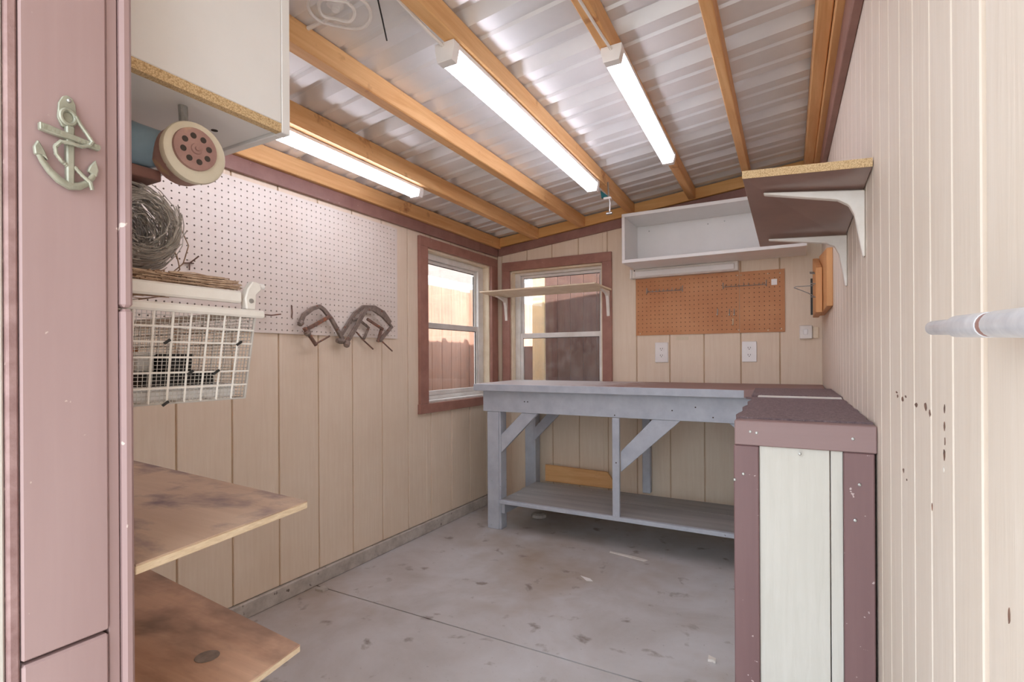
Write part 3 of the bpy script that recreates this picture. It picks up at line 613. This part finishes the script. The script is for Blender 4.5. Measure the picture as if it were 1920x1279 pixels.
# shelf on the right wall
rs = thing('wall_shelf', (0.02, 1.68, 1.39), 'brown particleboard shelf on white brackets on the right wall', 'shelf')
cs = [(-0.118, 1.371, 1.431), (0.137, 1.326, 1.400), (0.126, 1.950, 1.372), (-0.118, 2.009, 1.385)]
MB().hexa(cs + [(x, y, z + 0.0165) for x, y, z in cs]).build('board', 'shelfbrown', rs, 0.001)
MB().hexa([(-0.1185, 1.3685, 1.4305), (0.137, 1.3235, 1.3995), (0.137, 1.3255, 1.3995), (-0.1185, 1.3705, 1.4305), (-0.1185, 1.3685, 1.449), (0.137, 1.3235, 1.418), (0.137, 1.3255, 1.418), (-0.1185, 1.3705, 1.449)]).build('raw_edge', 'chip', rs)
def sbr(y, zc, tilt):
    o = Vector((RW(y) - 0.0005, y, zc)); out = Vector((-1, 0, tilt)).normalized(); t = 0.024
    f = lambda p, q, d: o + out * p + Vector((0, 0, 1)) * q + Vector((0, 1, 0)) * d
    MB().prism(bracket_poly(0.215, 0.155), f, -0.011, 0.011).build('bracket', 'whitepaint', rs, 0.002)
sbr(1.470, 1.389, 0.128); sbr(1.890, 1.371, 0.058)

# wooden saw rack in the back right corner
rk = thing('tool_rack', (0.08, 2.9, 1.2), 'orange wooden tool rack with wire hook in the back right corner', 'rack')
MB().hexa([(RW(2.45) - 0.022, 2.45, 1.205), (RW(2.45) - 0.0005, 2.45, 1.205), (RW(3.0) - 0.0005, 3.0, 1.205), (RW(3.0) - 0.022, 3.0, 1.205),
           (RW(2.45) - 0.022, 2.45, 1.44), (RW(2.45) - 0.0005, 2.45, 1.44), (RW(3.0) - 0.0005, 3.0, 1.50), (RW(3.0) - 0.022, 3.0, 1.50)]).build('back_board', 'rafterZ', rk, 0.002)
MB().hexa([(0.066, 2.70, 1.200), (0.092, 2.70, 1.200), (0.088, 3.06, 1.200), (0.062, 3.06, 1.200), (0.066, 2.70, 1.40), (0.092, 2.70, 1.40), (0.088, 3.06, 1.50), (0.062, 3.06, 1.50)]).build('front_board', 'rafterZ', rk, 0.002)
box('dark_slot', 'black', rk, 0.052, 0.0615, 3.062, 3.07, 1.215, 1.40, 0.0)
MB().tube([(0.066, 2.93, 1.348), (-0.015, 2.95, 1.350), (-0.022, 2.95, 1.346), (0.04, 2.95, 1.315), (0.066, 2.94, 1.296)], 0.0022, 6).build('wire_hook', 'steel', rk, smooth=True)
for y, z in ((2.72, 1.33), (2.72, 1.27), (2.78, 1.385), (2.85, 1.40)): MB().tube([(0.068, y, z), (0.045, y, z + 0.003)], 0.003, 6).build('nail', 'steel', rk)

# ------------------------------------------------------------------ ceiling lights
def led(name, xn, xf, y0, y1, z0, z1, wd, label):
    r = thing(name, (0.5 * (xn + xf), 0.5 * (y0 + y1), z1), label, 'light', 'led shop lights under the rafters')
    def cx(y): return xn + (xf - xn) * (y - y0) / (y1 - y0)
    def seg(ya, yb, prof, nm, mt, bv=0.001):
        MB().prism(prof, lambda p, q, d: (cx(d) + p, d, q), ya, yb).build(nm, mt, r, bv)
    h = wd / 2; zm = z0 + (z1 - z0) * 0.72
    seg(y0 + 0.03, y1 - 0.03, [(-h, zm), (h, zm), (h, z1), (-h, z1)], 'housing', 'plastic')
    seg(y0 + 0.031, y1 - 0.031, [(-h * 0.96, zm - 0.0005), (-h * 0.82, z0 + 0.004), (-h * 0.4, z0), (h * 0.4, z0), (h * 0.82, z0 + 0.004), (h * 0.96, zm - 0.0005)], 'diffuser', 'led')
    for a, b in ((y0, y0 + 0.0295), (y1 - 0.0295, y1)):
        seg(a, b, [(-h * 1.06, zm - 0.004), (-h * 0.8, z0 - 0.002), (h * 0.8, z0 - 0.002), (h * 1.06, zm - 0.004), (h * 1.06, z1), (-h * 1.06, z1)], 'end_cap', 'plastic')
    return r
led('shop_light', -1.565, -1.582, 0.75, 1.955, 1.765, 1.807, 0.062, 'led shop light on the leftmost lit rafter above the pegboard')
lB = led('shop_light', -0.868, -0.908, 1.19, 2.51, 1.838, 1.8905, 0.062, 'long led shop light in the middle of the ceiling')
lC = led('shop_light', -0.482, -0.517, 1.49, 2.43, 1.880, 1.9245, 0.060, 'led shop light on the rafter nearest the right wall')
MB().tube([(-0.872, 1.188, 1.880), (-0.875, 1.14, 1.886), (-0.882, 1.0, 1.91), (-0.888, 0.7, 1.925), (-0.888, 0.4, 1.93)], 0.0045, 6).build('cord', 'whitecord', lB, smooth=True)
MB().tube([(-0.482, 1.488, 1.912), (-0.488, 1.43, 1.9195), (-0.490, 1.2, 1.9205), (-0.490, 0.8, 1.9205)], 0.0045, 6).build('cord', 'whitecord', lC, smooth=True)
# hook with teal plastic tab past the middle light
hk = thing('screw_hook', (-0.88, 2.6, 1.87), 'eye hook with teal plastic tab beyond the middle shop light', 'hook')
MB().prism([(-0.902, 1.874), (-0.862, 1.838), (-0.896, 1.830)], PXZ, 2.596, 2.606).build('tab', 'teal', hk, 0.001)
MB().tube([(-0.862, 2.60, 1.91), (-0.858, 2.60, 1.84), (-0.850, 2.60, 1.80), (-0.853, 2.60, 1.755)], 0.004, 8).build('shank', 'steel', hk, smooth=True)
MB().lathe((-0.870, 2.60, 1.748), (1, 0, 0), [(0, 0.007), (0.03, 0.007)], 10).build('cross_pin', 'steel', hk, smooth=True)
MB().box(-0.885, -0.845, 2.592, 2.612, 1.822, 1.834).build('clip', 'plastic', hk, 0.003)
# coiled white cable on the ceiling
cc = thing('cable_coil', (-1.06, 1.0, 1.915), 'white cable coil on the metal ceiling at the top edge', 'cable')
def ring(cx, cy, r, z, n=40): return [(cx + r * math.cos(2 * math.pi * k / n), cy + r * math.sin(2 * math.pi * k / n), z + 0.004 * math.sin(k * 0.5)) for k in range(n)]
MB().tube(ring(-1.045, 0.975, 0.078, 1.912), 0.0048, 8, closed=True).build('loop', 'whitecord', cc, smooth=True)
MB().tube(ring(-1.048, 0.968, 0.044, 1.908), 0.0046, 8, closed=True).build('loop', 'whitecord', cc, smooth=True)
MB().lathe((-1.05, 0.965, 1.932), (0, 0, -1), [(0, 0.024), (0.012, 0.022), (0.018, 0.012), (0.026, 0.010)], 20).build('mount', 'plastic', cc, smooth=True)
MB().tube([(-1.10, 0.985, 1.913), (-1.16, 0.99, 1.915), (-1.19, 0.985, 1.912), (-1.26, 0.97, 1.905)], 0.0055, 8).build('lead', 'whitecord', cc, smooth=True)
bw = MB().tube([(-0.955, 1.02, 1.937), (-0.985, 1.07, 1.92), (-1.02, 1.125, 1.905)], 0.0022, 6).build('black_wire', 'black', None, smooth=True)
tag(bw, 'short black wire dangling beside the white cable coil', 'wire')

# ------------------------------------------------------------------ shelving column left of the doorway
wc = thing('wall_cabinet', (-1.3, 0.5, 1.425), 'white particleboard wall cabinet high beside the doorway', 'cabinet')
box('side_panel', 'white', wc, -0.858, -0.842, 0.352, 0.6435, 1.441, 1.76)
MB().box(-0.8577, -0.8423, 0.352, 0.6430, 1.4245, 1.4405).build('raw_edge', 'chip', wc)
box('face_frame', 'white', wc, -0.862, -0.8415, 0.644, 0.662, 1.424, 1.762)
box('door', 'white', wc, -1.84, -0.8625, 0.645, 0.661, 1.424, 1.762)
box('bottom_panel', 'white', wc, -1.84, -0.8585, 0.352, 0.644, 1.430, 1.445)
box('top_panel', 'white', wc, -1.84, -0.8585, 0.352, 0.644, 1.747, 1.76)
MB().lathe((-0.955, 0.585, 1.4304), (0, 0, -1), [(0, 0.006), (0.0008, 0.006)], 12).build('screw_hole', 'hole', wc)
# brown plank under it
bp = box('wall_plank', 'trim', None, -1.60, -0.935, 0.352, 0.482, 1.300, 1.318); tag(bp, 'brown painted plank shelf under the white wall cabinet', 'shelf')

# round metal horn under the cabinet
hr = thing('metal_horn', (-0.92, 0.52, 1.35), 'old blue horn with rusty drum and perforated disc under the white cabinet', 'horn')
hc = Vector((-0.865, 0.500, 1.342)); hax = Vector((1.0, -0.06, -0.03)).normalized()
e1 = (Vector((0, 0, 1)) - hax * hax.z).normalized(); e2 = hax.cross(e1)
MB().lathe(hc, hax, [(-0.060, 0.034), (-0.052, 0.046), (-0.020, 0.0475), (-0.018, 0.0475)], 36).build('drum', 'rosemetal', hr, smooth=True)
MB().lathe(hc, hax, [(-0.0175, 0.0485), (-0.008, 0.0500), (-0.003, 0.0485), (0.0, 0.044), (0.0005, 0.0)], 36).build('rim', 'cream', hr, smooth=True)
dc = hc + e1 * 0.003 + e2 * 0.004
MB().lathe(dc, hax, [(0.0007, 0.034), (0.006, 0.0335), (0.007, 0.031), (0.007, 0.0)], 36).build('perforated_disc', 'rosemetal', hr, smooth=True)
for k in range(8):
    t = 2 * math.pi * (k + 0.3) / 8; q = dc + (e1 * math.cos(t) + e2 * math.sin(t)) * 0.0205 + hax * 0.0066
    MB().lathe(q, hax, [(0, 0.0048), (0.0009, 0.0048)], 12).build('hole', 'hole', hr)
MB().lathe(dc + hax * 0.0072, hax, [(0, 0.009), (0.002, 0.008), (0.0025, 0.004), (0.006, 0.0035)], 12).build('bolt', 'rosemetal', hr, smooth=True)
bl = Vector((-0.925, 0.475, 1.352)); bax = Vector((-0.80, -0.52, 0.06)).normalized()
MB().lathe(bl, bax, [(-0.035, 0.024), (0.0, 0.028), (0.03, 0.036), (0.06, 0.046), (0.066, 0.047), (0.062, 0.042)], 32, False).build('bell', 'bluemetal', hr, smooth=True)
MB().tube([hc - hax * 0.04 + Vector((0, 0, 0.045)), hc - hax * 0.045 + Vector((0, 0.0, 0.089))], 0.007, 10).build('mount_post', 'steel', hr, smooth=True)

# wire basket
bk_ = thing('wire_basket', (-1.05, 0.47, 0.935), 'white wire basket lined with fine mesh hanging beside the doorway', 'basket')
bx0, bx1, by0, by1, bz0, bz1 = -1.42, -0.820, 0.358, 0.572, 0.936, 1.074
IN = 0.012
rim = [(bx1, by0, bz1), (bx1, by1, bz1), (bx0, by1, bz1), (bx0, by0, bz1)]
MB().box(bx1 - 0.006, bx1 + 0.006, by0, by1 + 0.016, bz1 - 0.001, bz1 + 0.012).box(bx0 - 0.006, bx1 - 0.0065, by1, by1 + 0.014, bz1, bz1 + 0.012).box(bx0 - 0.006, bx0 + 0.006, by0, by1 - 0.001, bz1, bz1 + 0.012).build('rim', 'whitepaint', bk_, 0.003)
def lerp(a, b, t): return a + (b - a) * t
def wall_pt(side, s, t):   # t: 0 top .. 1 bottom, s along
    ins = IN * t
    if side == 0: return (bx1 - ins, lerp(by0, by1 - ins, s), lerp(bz1, bz0, t))
    if side == 1: return (lerp(bx0 + ins, bx1 - ins, s), by1 - ins, lerp(bz1, bz0, t))
    return (bx0 + ins, lerp(by0, by1 - ins, s), lerp(bz1, bz0, t))
for side, nv in ((0, 8), (1, 16), (2, 8)):
    m = MB()
    for k in range(nv + 1): m.tube([wall_pt(side, k / nv, 0), wall_pt(side, k / nv, 1)], 0.0017, 6)
    for k in range(1, 7): m.tube([wall_pt(side, 0, k / 6), wall_pt(side, 1, k / 6)], 0.0017, 6)
    m.build('wire_side', 'whitepaint', bk_, smooth=True)
    m = MB(); nn = int(nv * 4.2)
    def inset(q): return (q[0] - (0.004 if side == 0 else -0.004 if side == 2 else 0), q[1] - (0.004 if side == 1 else 0), q[2])
    for k in range(nn + 1): m.tube([inset(wall_pt(side, k / nn, 0)), inset(wall_pt(side, k / nn, 1))], 0.0006, 3)
    for k in range(25): m.tube([inset(wall_pt(side, 0, k / 24)), inset(wall_pt(side, 1, k / 24))], 0.0006, 3)
    tag(m.build('mesh_lining', 'wire', bk_), kind='stuff')
m = MB()
for k in range(17): m.tube([(lerp(bx0 + IN, bx1 - IN, k / 16), by0, bz0), (lerp(bx0 + IN, bx1 - IN, k / 16), by1 - IN, bz0)], 0.0017, 6)
for k in range(5): m.tube([(bx0 + IN, lerp(by0, by1 - IN, k / 4), bz0), (bx1 - IN, lerp(by0, by1 - IN, k / 4), bz0)], 0.0017, 6)
m.build('wire_bottom', 'whitepaint', bk_, smooth=True)
for s, t in ((0.34, 0.33), (0.88, 0.33), (0.52, 0.67), (0.72, 0.67), (0.36, 1.0)):
    q = Vector(wall_pt(0, s, t)); MB().tube([q + Vector((0.003, -0.004, -0.003)), q + Vector((0.004, 0.004, 0.003))], 0.0022, 5).build('cable_tie', 'black', bk_)
box('slide_rail', 'whitepaint', bk_, -0.832, -0.818, 0.358, 0.548, 1.096, 1.116, 0.003)
MB().prism([(0.555, 1.086), (0.572, 1.086), (0.574, 1.112), (0.584, 1.122), (0.580, 1.134), (0.568, 1.136), (0.558, 1.122), (0.553, 1.105)], lambda p, q, d: (d, p, q), -0.834, -0.818).build('hanger', 'whitepaint', bk_, 0.002)
MB().lathe((-0.819, 0.563, 1.101), (1, 0, 0), [(0, 0.004), (0.003, 0.004)], 10).build('rivet', 'steel', bk_)
MB().lathe((-0.826, 0.584, 1.129), (0, 1, 0), [(-0.006, 0.005), (0.008, 0.005)], 10).build('roller', 'plastic', bk_)
# rear hanging rods (seen through the gap)
m = MB()
for k in range(16): m.tube([(-1.40, 0.37 + k * 0.0125, 1.086), (-1.40, 0.37 + k * 0.0125, 1.116)], 0.0012, 4)
m.build('rear_rods', 'rust', bk_)
# things in the basket
def carton(x0, x1, y0, y1, z0, z1, mat, label, cat, name):
    r = thing(name, (0.5 * (x0 + x1), 0.5 * (y0 + y1), z0), label, cat)
    box('body', mat, r, x0, x1, y0, y1, z0, z1, 0.002); box('lid', mat, r, x0 - 0.0015, x1 + 0.0015, y0 - 0.0015, y1 + 0.0015, z1 + 0.0003, z1 + 0.006, 0.001)
carton(-0.95, -0.87, 0.420, 0.530, 0.9395, 0.975, 'black', 'low black plastic case inside the wire basket', 'case', 'plastic_case')
carton(-0.935, -0.880, 0.455, 0.500, 0.982, 1.005, 'black', 'small black block on the case inside the wire basket', 'box', 'black_block')
carton(-1.06, -0.97, 0.39, 0.46, 0.9395, 1.015, 'orangecard', 'orange brown carton at the left inside the wire basket', 'box', 'cardboard_carton')
carton(-0.945, -0.90, 0.425, 0.452, 0.982, 1.008, 'plastic', 'small white carton inside the wire basket', 'box', 'small_carton')
carton(-0.865, -0.842, 0.365, 0.55, 0.9395, 0.955, 'white', 'flat white tray at the bottom front of the wire basket', 'tray', 'flat_tray')

# folded sheet of wire netting lying on the basket rails
m = MB(); rnd = random.Random(3)
for k in range(150):
    y0 = rnd.uniform(0.362, 0.50); L = rnd.uniform(0.05, 0.12); x = rnd.choice([-0.832 - abs(rnd.gauss(0, 0.01)), rnd.uniform(-1.15, -0.84)]); z = rnd.uniform(1.119, 1.136)
    m.tube([(x, y0, z), (x - rnd.uniform(-0.004, 0.004), y0 + L * 0.5, z + rnd.uniform(-0.003, 0.003)), (x, min(y0 + L, 0.556), z + rnd.uniform(-0.004, 0.004))], 0.0011, 4)
for k in range(60):
    y = rnd.uniform(0.365, 0.55); z = rnd.uniform(1.119, 1.136); m.tube([(-0.832, y, z), (-1.15, y + rnd.uniform(-0.02, 0.02), z)], 0.0009, 3)
nt_ = m.build('netting_fold', 'rustwire'); tag(nt_, 'rusty folded sheet of wire netting lying on top of the basket', 'netting')
# roll of chicken wire
wr_ = thing('wire_roll', (-1.03, 0.43, 1.14), 'tangled grey roll of chicken wire on top of the basket', 'wire roll')
m = MB(); rnd = random.Random(11); C0 = Vector((-1.05, 0.452, 1.222))
for k in range(1300):
    x = C0.x + rnd.uniform(-0.16, 0.13); ed = max(0.1, 1 - (abs(x - C0.x) / 0.17) ** 3)
    r = 0.088 * ed * (rnd.uniform(0.75, 1.0) if rnd.random() < 0.8 else rnd.uniform(0.3, 0.8)); a0 = rnd.uniform(0, 6.28); da = rnd.uniform(0.7, 1.9); n = 7; sk = rnd.uniform(-0.03, 0.03)
    m.tube([(x + sk * j / n + 0.003 * math.sin(j * 2.1), max(C0.y + r * math.cos(a0 + da * j / n), 0.356), C0.z + r * 0.98 * math.sin(a0 + da * j / n)) for j in range(n + 1)], 0.0010, 3)
tag(m.build('coils', 'wire', wr_), kind='stuff')
for pts in ([(-1.0, 0.515, 1.270), (-1.0, 0.548, 1.245), (-1.0, 0.562, 1.215), (-1.0, 0.552, 1.180), (-1.0, 0.525, 1.152)], [(-1.02, 0.52, 1.235), (-1.02, 0.545, 1.215), (-1.02, 0.552, 1.19)], [(-0.98, 0.51, 1.21), (-0.98, 0.53, 1.19), (-0.98, 0.535, 1.165), (-0.98, 0.52, 1.145)]):
    MB().tube(pts, 0.0012, 5).build('loose_strand', 'rustwire', wr_, smooth=True)

# plywood shelves
def ply(name, mat, z, c, th, label):
    r = thing(name, (c[0][0], c[0][1], z - th), label, 'shelf')
    layers = 3
    MB().hexa([(x, y, z - 0.0025) for x, y in c] + [(x, y, z) for x, y in c]).build('top_veneer', mat, r, 0.0006)
    MB().hexa([(x, y, z - th) for x, y in c] + [(x, y, z - 0.0026) for x, y in c]).build('core', 'plyedge', r, 0.001)
    return r
ply('plywood_shelf', 'ply', 0.735, [(-1.880, 0.352), (-0.757, 0.356), (-0.812, 0.672), (-1.880, 0.752)], 0.014, 'stained plywood shelf beside the doorway, the upper of two')
ply('plywood_shelf', 'ply2', 0.476, [(-1.880, 0.352), (-0.755, 0.354), (-0.807, 0.650), (-1.880, 0.745)], 0.013, 'orange-brown plywood shelf beside the doorway, the lower of two')
kn = MB().lathe((-0.92, 0.545, 0.4764), (0, 0, 1), [(0, 0.02), (0.0006, 0.0195)], 20).build('dried_glue_spot', 'greyiron'); tag(kn, 'dark grey dried spill spot on the lower plywood shelf', 'spill')

# ------------------------------------------------------------------ anchor ornament on the jamb
an = thing('anchor_ornament', (-0.745, 0.289, 1.21), 'grey cast metal anchor ornament with rope on the mauve jamb', 'ornament')
ax = -0.7445
YZ = lambda p, q, d: (d, p, q)
def abar(path, r, nm, fl=0.8, x=ax, n=10): return MB().tube([(x, a, z) for a, z in path], r, n, flat=fl, nrm=(1, 0, 0)).build(nm, 'pewter', an, smooth=True)
pl_ = [(0.2765, 1.282), (0.2775, 1.300), (0.2815, 1.309), (0.2865, 1.312), (0.2920, 1.3095), (0.2950, 1.303), (0.2960, 1.290), (0.2945, 1.281), (0.289, 1.272), (0.281, 1.273)]
MB().prism(pl_, YZ, -0.7495, -0.7455).build('mount_plate', 'pewter', an, 0.0008)
MB().lathe((-0.7458, 0.2875, 1.3055), (1, 0, 0), [(0, 0.0026), (0.002, 0.0024), (0.003, 0.001)], 12).build('nail', 'steel', an, smooth=True)
MB().tube([(ax, 0.2865 + 0.0075 * math.cos(t), 1.2855 + 0.0085 * math.sin(t)) for t in [k * math.pi / 10 for k in range(20)]], 0.0026, 8, closed=True).build('ring', 'pewter', an, smooth=True)
MB().prism([(0.2835, 1.275), (0.2925, 1.276), (0.2920, 1.206), (0.2840, 1.206)], YZ, -0.7495, -0.7415).build('shank', 'pewter', an, 0.0015)
MB().prism([(0.2575, 1.2695), (0.3185, 1.2625), (0.3185, 1.2555), (0.2575, 1.2605)], YZ, -0.7475, -0.7405).build('stock', 'pewter', an, 0.001)
for k in range(14):
    y = 0.262 + k * 0.0041 + (0.002 if k > 5 else 0)
    if 0.2815 < y < 0.2945: continue
    zc = 1.2651 - (y - 0.2575) * 0.1; MB().box(-0.7407, -0.7398, y - 0.0013, y + 0.0012, zc - 0.0022, zc + 0.0022).build('raised_letter', 'pewter', an)
abar([(0.256, 1.236), (0.261, 1.226), (0.268, 1.2165), (0.277, 1.2085), (0.287, 1.2045), (0.297, 1.2065), (0.305, 1.212), (0.3115, 1.222), (0.3145, 1.232)], [0.0028, 0.0034, 0.004, 0.0046, 0.005, 0.0046, 0.004, 0.0034, 0.0026], 'arms')
MB().prism([(0.2535, 1.231), (0.2525, 1.240), (0.2565, 1.2485), (0.2625, 1.238), (0.2665, 1.2275), (0.2605, 1.2315)], YZ, -0.7475, -0.7415).build('fluke', 'pewter', an, 0.0012)
MB().prism([(0.3055, 1.2275), (0.3085, 1.235), (0.3145, 1.2435), (0.3175, 1.231), (0.3155, 1.2225), (0.3115, 1.2245)], YZ, -0.7475, -0.7415).build('fluke', 'pewter', an, 0.0012)
def rope(path):
    P = [Vector(q) for q in path]; pts = []
    for i in range(len(P) - 1):
        for k in range(5): pts.append(P[i].lerp(P[i + 1], k / 5))
    pts.append(P[-1]); MB().tube(pts, [0.0021 + 0.00045 * (i % 2) for i in range(len(pts))], 8).build('rope', 'pewter', an, smooth=True)
rope([(ax + 0.002, 0.2935, 1.289), (ax + 0.001, 0.2985, 1.281), (ax + 0.002, 0.304, 1.273), (ax + 0.004, 0.310, 1.263), (ax + 0.005, 0.3065, 1.2575), (ax + 0.005, 0.298, 1.2535), (ax + 0.006, 0.288, 1.2535), (ax + 0.004, 0.2775, 1.2530), (ax + 0.002, 0.2725, 1.2460), (ax + 0.002, 0.2735, 1.2375), (ax + 0.003, 0.2785, 1.2305), (ax + 0.001, 0.284, 1.228)])
rope([(ax + 0.001, 0.292, 1.2285), (ax + 0.002, 0.300, 1.2200), (ax + 0.005, 0.307, 1.2130), (ax + 0.004, 0.3095, 1.205)])

an.scale = (1, 0.94, 0.985); an.location.y -= 0.0042

# ------------------------------------------------------------------ slide bolt on the open door
bt = thing('slide_bolt', (0.12, 0.45, 1.02), 'chrome sliding barrel bolt on the open door at right', 'bolt')
BX = 0.110
MB().hexa([(BX + 0.009, 0.24, 1.008), (RW(0.24) - 0.0005, 0.24, 1.008), (RW(0.54) - 0.0005, 0.54, 1.016), (BX + 0.009, 0.54, 1.016),
           (BX + 0.009, 0.24, 1.020), (RW(0.24) - 0.0005, 0.24, 1.020), (RW(0.54) - 0.0005, 0.54, 1.030), (BX + 0.009, 0.54, 1.030)]).build('back_plate', 'zinc', bt, 0.001)
def bz(y): return 1.0265 + (y - 0.617) * 0.036
MB().tube([(BX, 0.15, bz(0.15)), (BX, 0.616, bz(0.616)), (BX, 0.619, bz(0.619))], [0.0066, 0.0066, 0.0050], 18).build('rod', 'zinc', bt, smooth=True)
for a, b in ((0.452, 0.535), (0.22, 0.444)):
    MB().tube([(BX, a, bz(a)), (BX, b - 0.004, bz(b)), (BX, b, bz(b))], [0.0086, 0.0086, 0.0076], 20).build('barrel', 'zinc', bt, smooth=True)
MB().tube([(BX, 0.4445, bz(0.4445)), (BX, 0.4515, bz(0.4515))], 0.0080, 20).build('brown_ring', 'trim', bt, smooth=True)

# ------------------------------------------------------------------ bits on the floor
fb = MB().prism([(-0.885, 2.245), (-0.84, 2.205), (-0.815, 2.215), (-0.835, 2.235)], lambda p, q, d: (p, q, d), 0.0004, 0.002).build('white_patch', 'plastic'); tag(fb, 'bright white flat patch on the middle of the floor', 'paper')  # thin flat irregular patch in plain white
fb = MB().prism([(-0.270, 1.835), (-0.246, 1.825), (-0.244, 1.805), (-0.255, 1.812), (-0.268, 1.808)], lambda p, q, d: (p, q, d), 0.0004, 0.009).build('paint_chip', 'whitepaint'); tag(fb, 'small white paint chip on the floor near the cabinet end', 'chip')
fb = MB().prism([(-1.84, 1.56), (-1.80, 1.565), (-1.795, 1.59), (-1.83, 1.60)], lambda p, q, d: (p, q, d), 0.0004, 0.010).build('plaster_crumb', 'curb'); tag(fb, 'pale crumb of plaster on the floor by the concrete curb', 'rubble')
for k, (x, y, s, lab) in enumerate(((-1.45, 2.97, 0.05, 'lump of mortar on the floor under the workbench shelf'),)):
    m = MB(); m.lathe((x, y, 0.0), (0, 0, 1), [(0, s), (s * 0.3, s * 0.95), (s * 0.5, s * 0.6), (s * 0.55, 0.0)], 9); tag(m.build('mortar_lump', 'curb'), lab, 'rubble')
fb = MB().prism([(-0.86, 2.60), (-0.72, 2.585), (-0.66, 2.57), (-0.67, 2.55), (-0.75, 2.565), (-0.86, 2.585)], lambda p, q, d: (p, q, d), 0.0004, 0.003).build('plastic_wrap', 'whitepaint'); tag(fb, 'crumpled clear plastic strip on the floor below the bench edge', 'plastic')

# ------------------------------------------------------------------ outside
gd = MB().box(-25, 20, -25, 25, -0.30, -0.12).build('ground', 'ground'); tag(gd, 'pale sandy yard around the shed', kind='structure')
fe = thing('fence', (-2.5, 3.0, -0.12), 'tall brown plank fence outside the left window', 'fence')
y = 0.4
while y < 5.2:
    MB().box(-2.52, -2.50, y, y + 0.126, -0.12, 1.575 + random.uniform(-0.004, 0.004)).build('plank', 'fence', fe, 0.002); y += 0.1295
box('rail', 'fence', fe, -2.56, -2.521, 0.4, 5.2, 0.25, 0.33); box('rail', 'fence', fe, -2.56, -2.521, 0.4, 5.2, 1.2, 1.28)
box('post', 'fence', fe, -2.499, -2.42, 3.775, 3.86, -0.12, 1.60)
fd = thing('board_fence', (-1.3, 3.66, -0.12), 'dark brown vertical board fence outside the back window', 'fence')
x = -1.722
while x < 0.9:
    wd = random.choice((0.088, 0.105, 0.07)); MB().box(x, x + wd - 0.004, 3.66, 3.678 + random.uniform(0, 0.004), -0.12, 2.05).build('plank', 'fence_dark', fd, 0.002); x += wd
box('post', 'post_cream', fd, -1.832, -1.728, 3.655, 3.74, -0.12, 2.1)
x = -2.40
while x < -1.84:
    MB().box(x, x + 0.085, 3.76, 3.778, -0.12, 1.10).build('plank', 'fence_dark', fd, 0.002); x += 0.089
nb = thing('neighbour_house', (-6.2, 5.5, -0.12), 'pale neighbouring house with shingle roof beyond the fence', 'house')
box('wall', 'stucco', nb, -9.0, -5.6, 0.0, 12.0, -0.12, 2.3, 0.01)
MB().prism([(-5.15, 2.15), (-5.15, 2.30), (-7.3, 3.5), (-9.4, 2.30), (-9.4, 2.15)], lambda p, q, d: (p, d, q), -0.5, 12.5).build('roof', 'shingle', nb)
box('fascia', 'stucco', nb, -5.15, -5.10, -0.5, 12.5, 2.12, 2.32, 0.004)

# shared parent bookkeeping is done by the helpers above
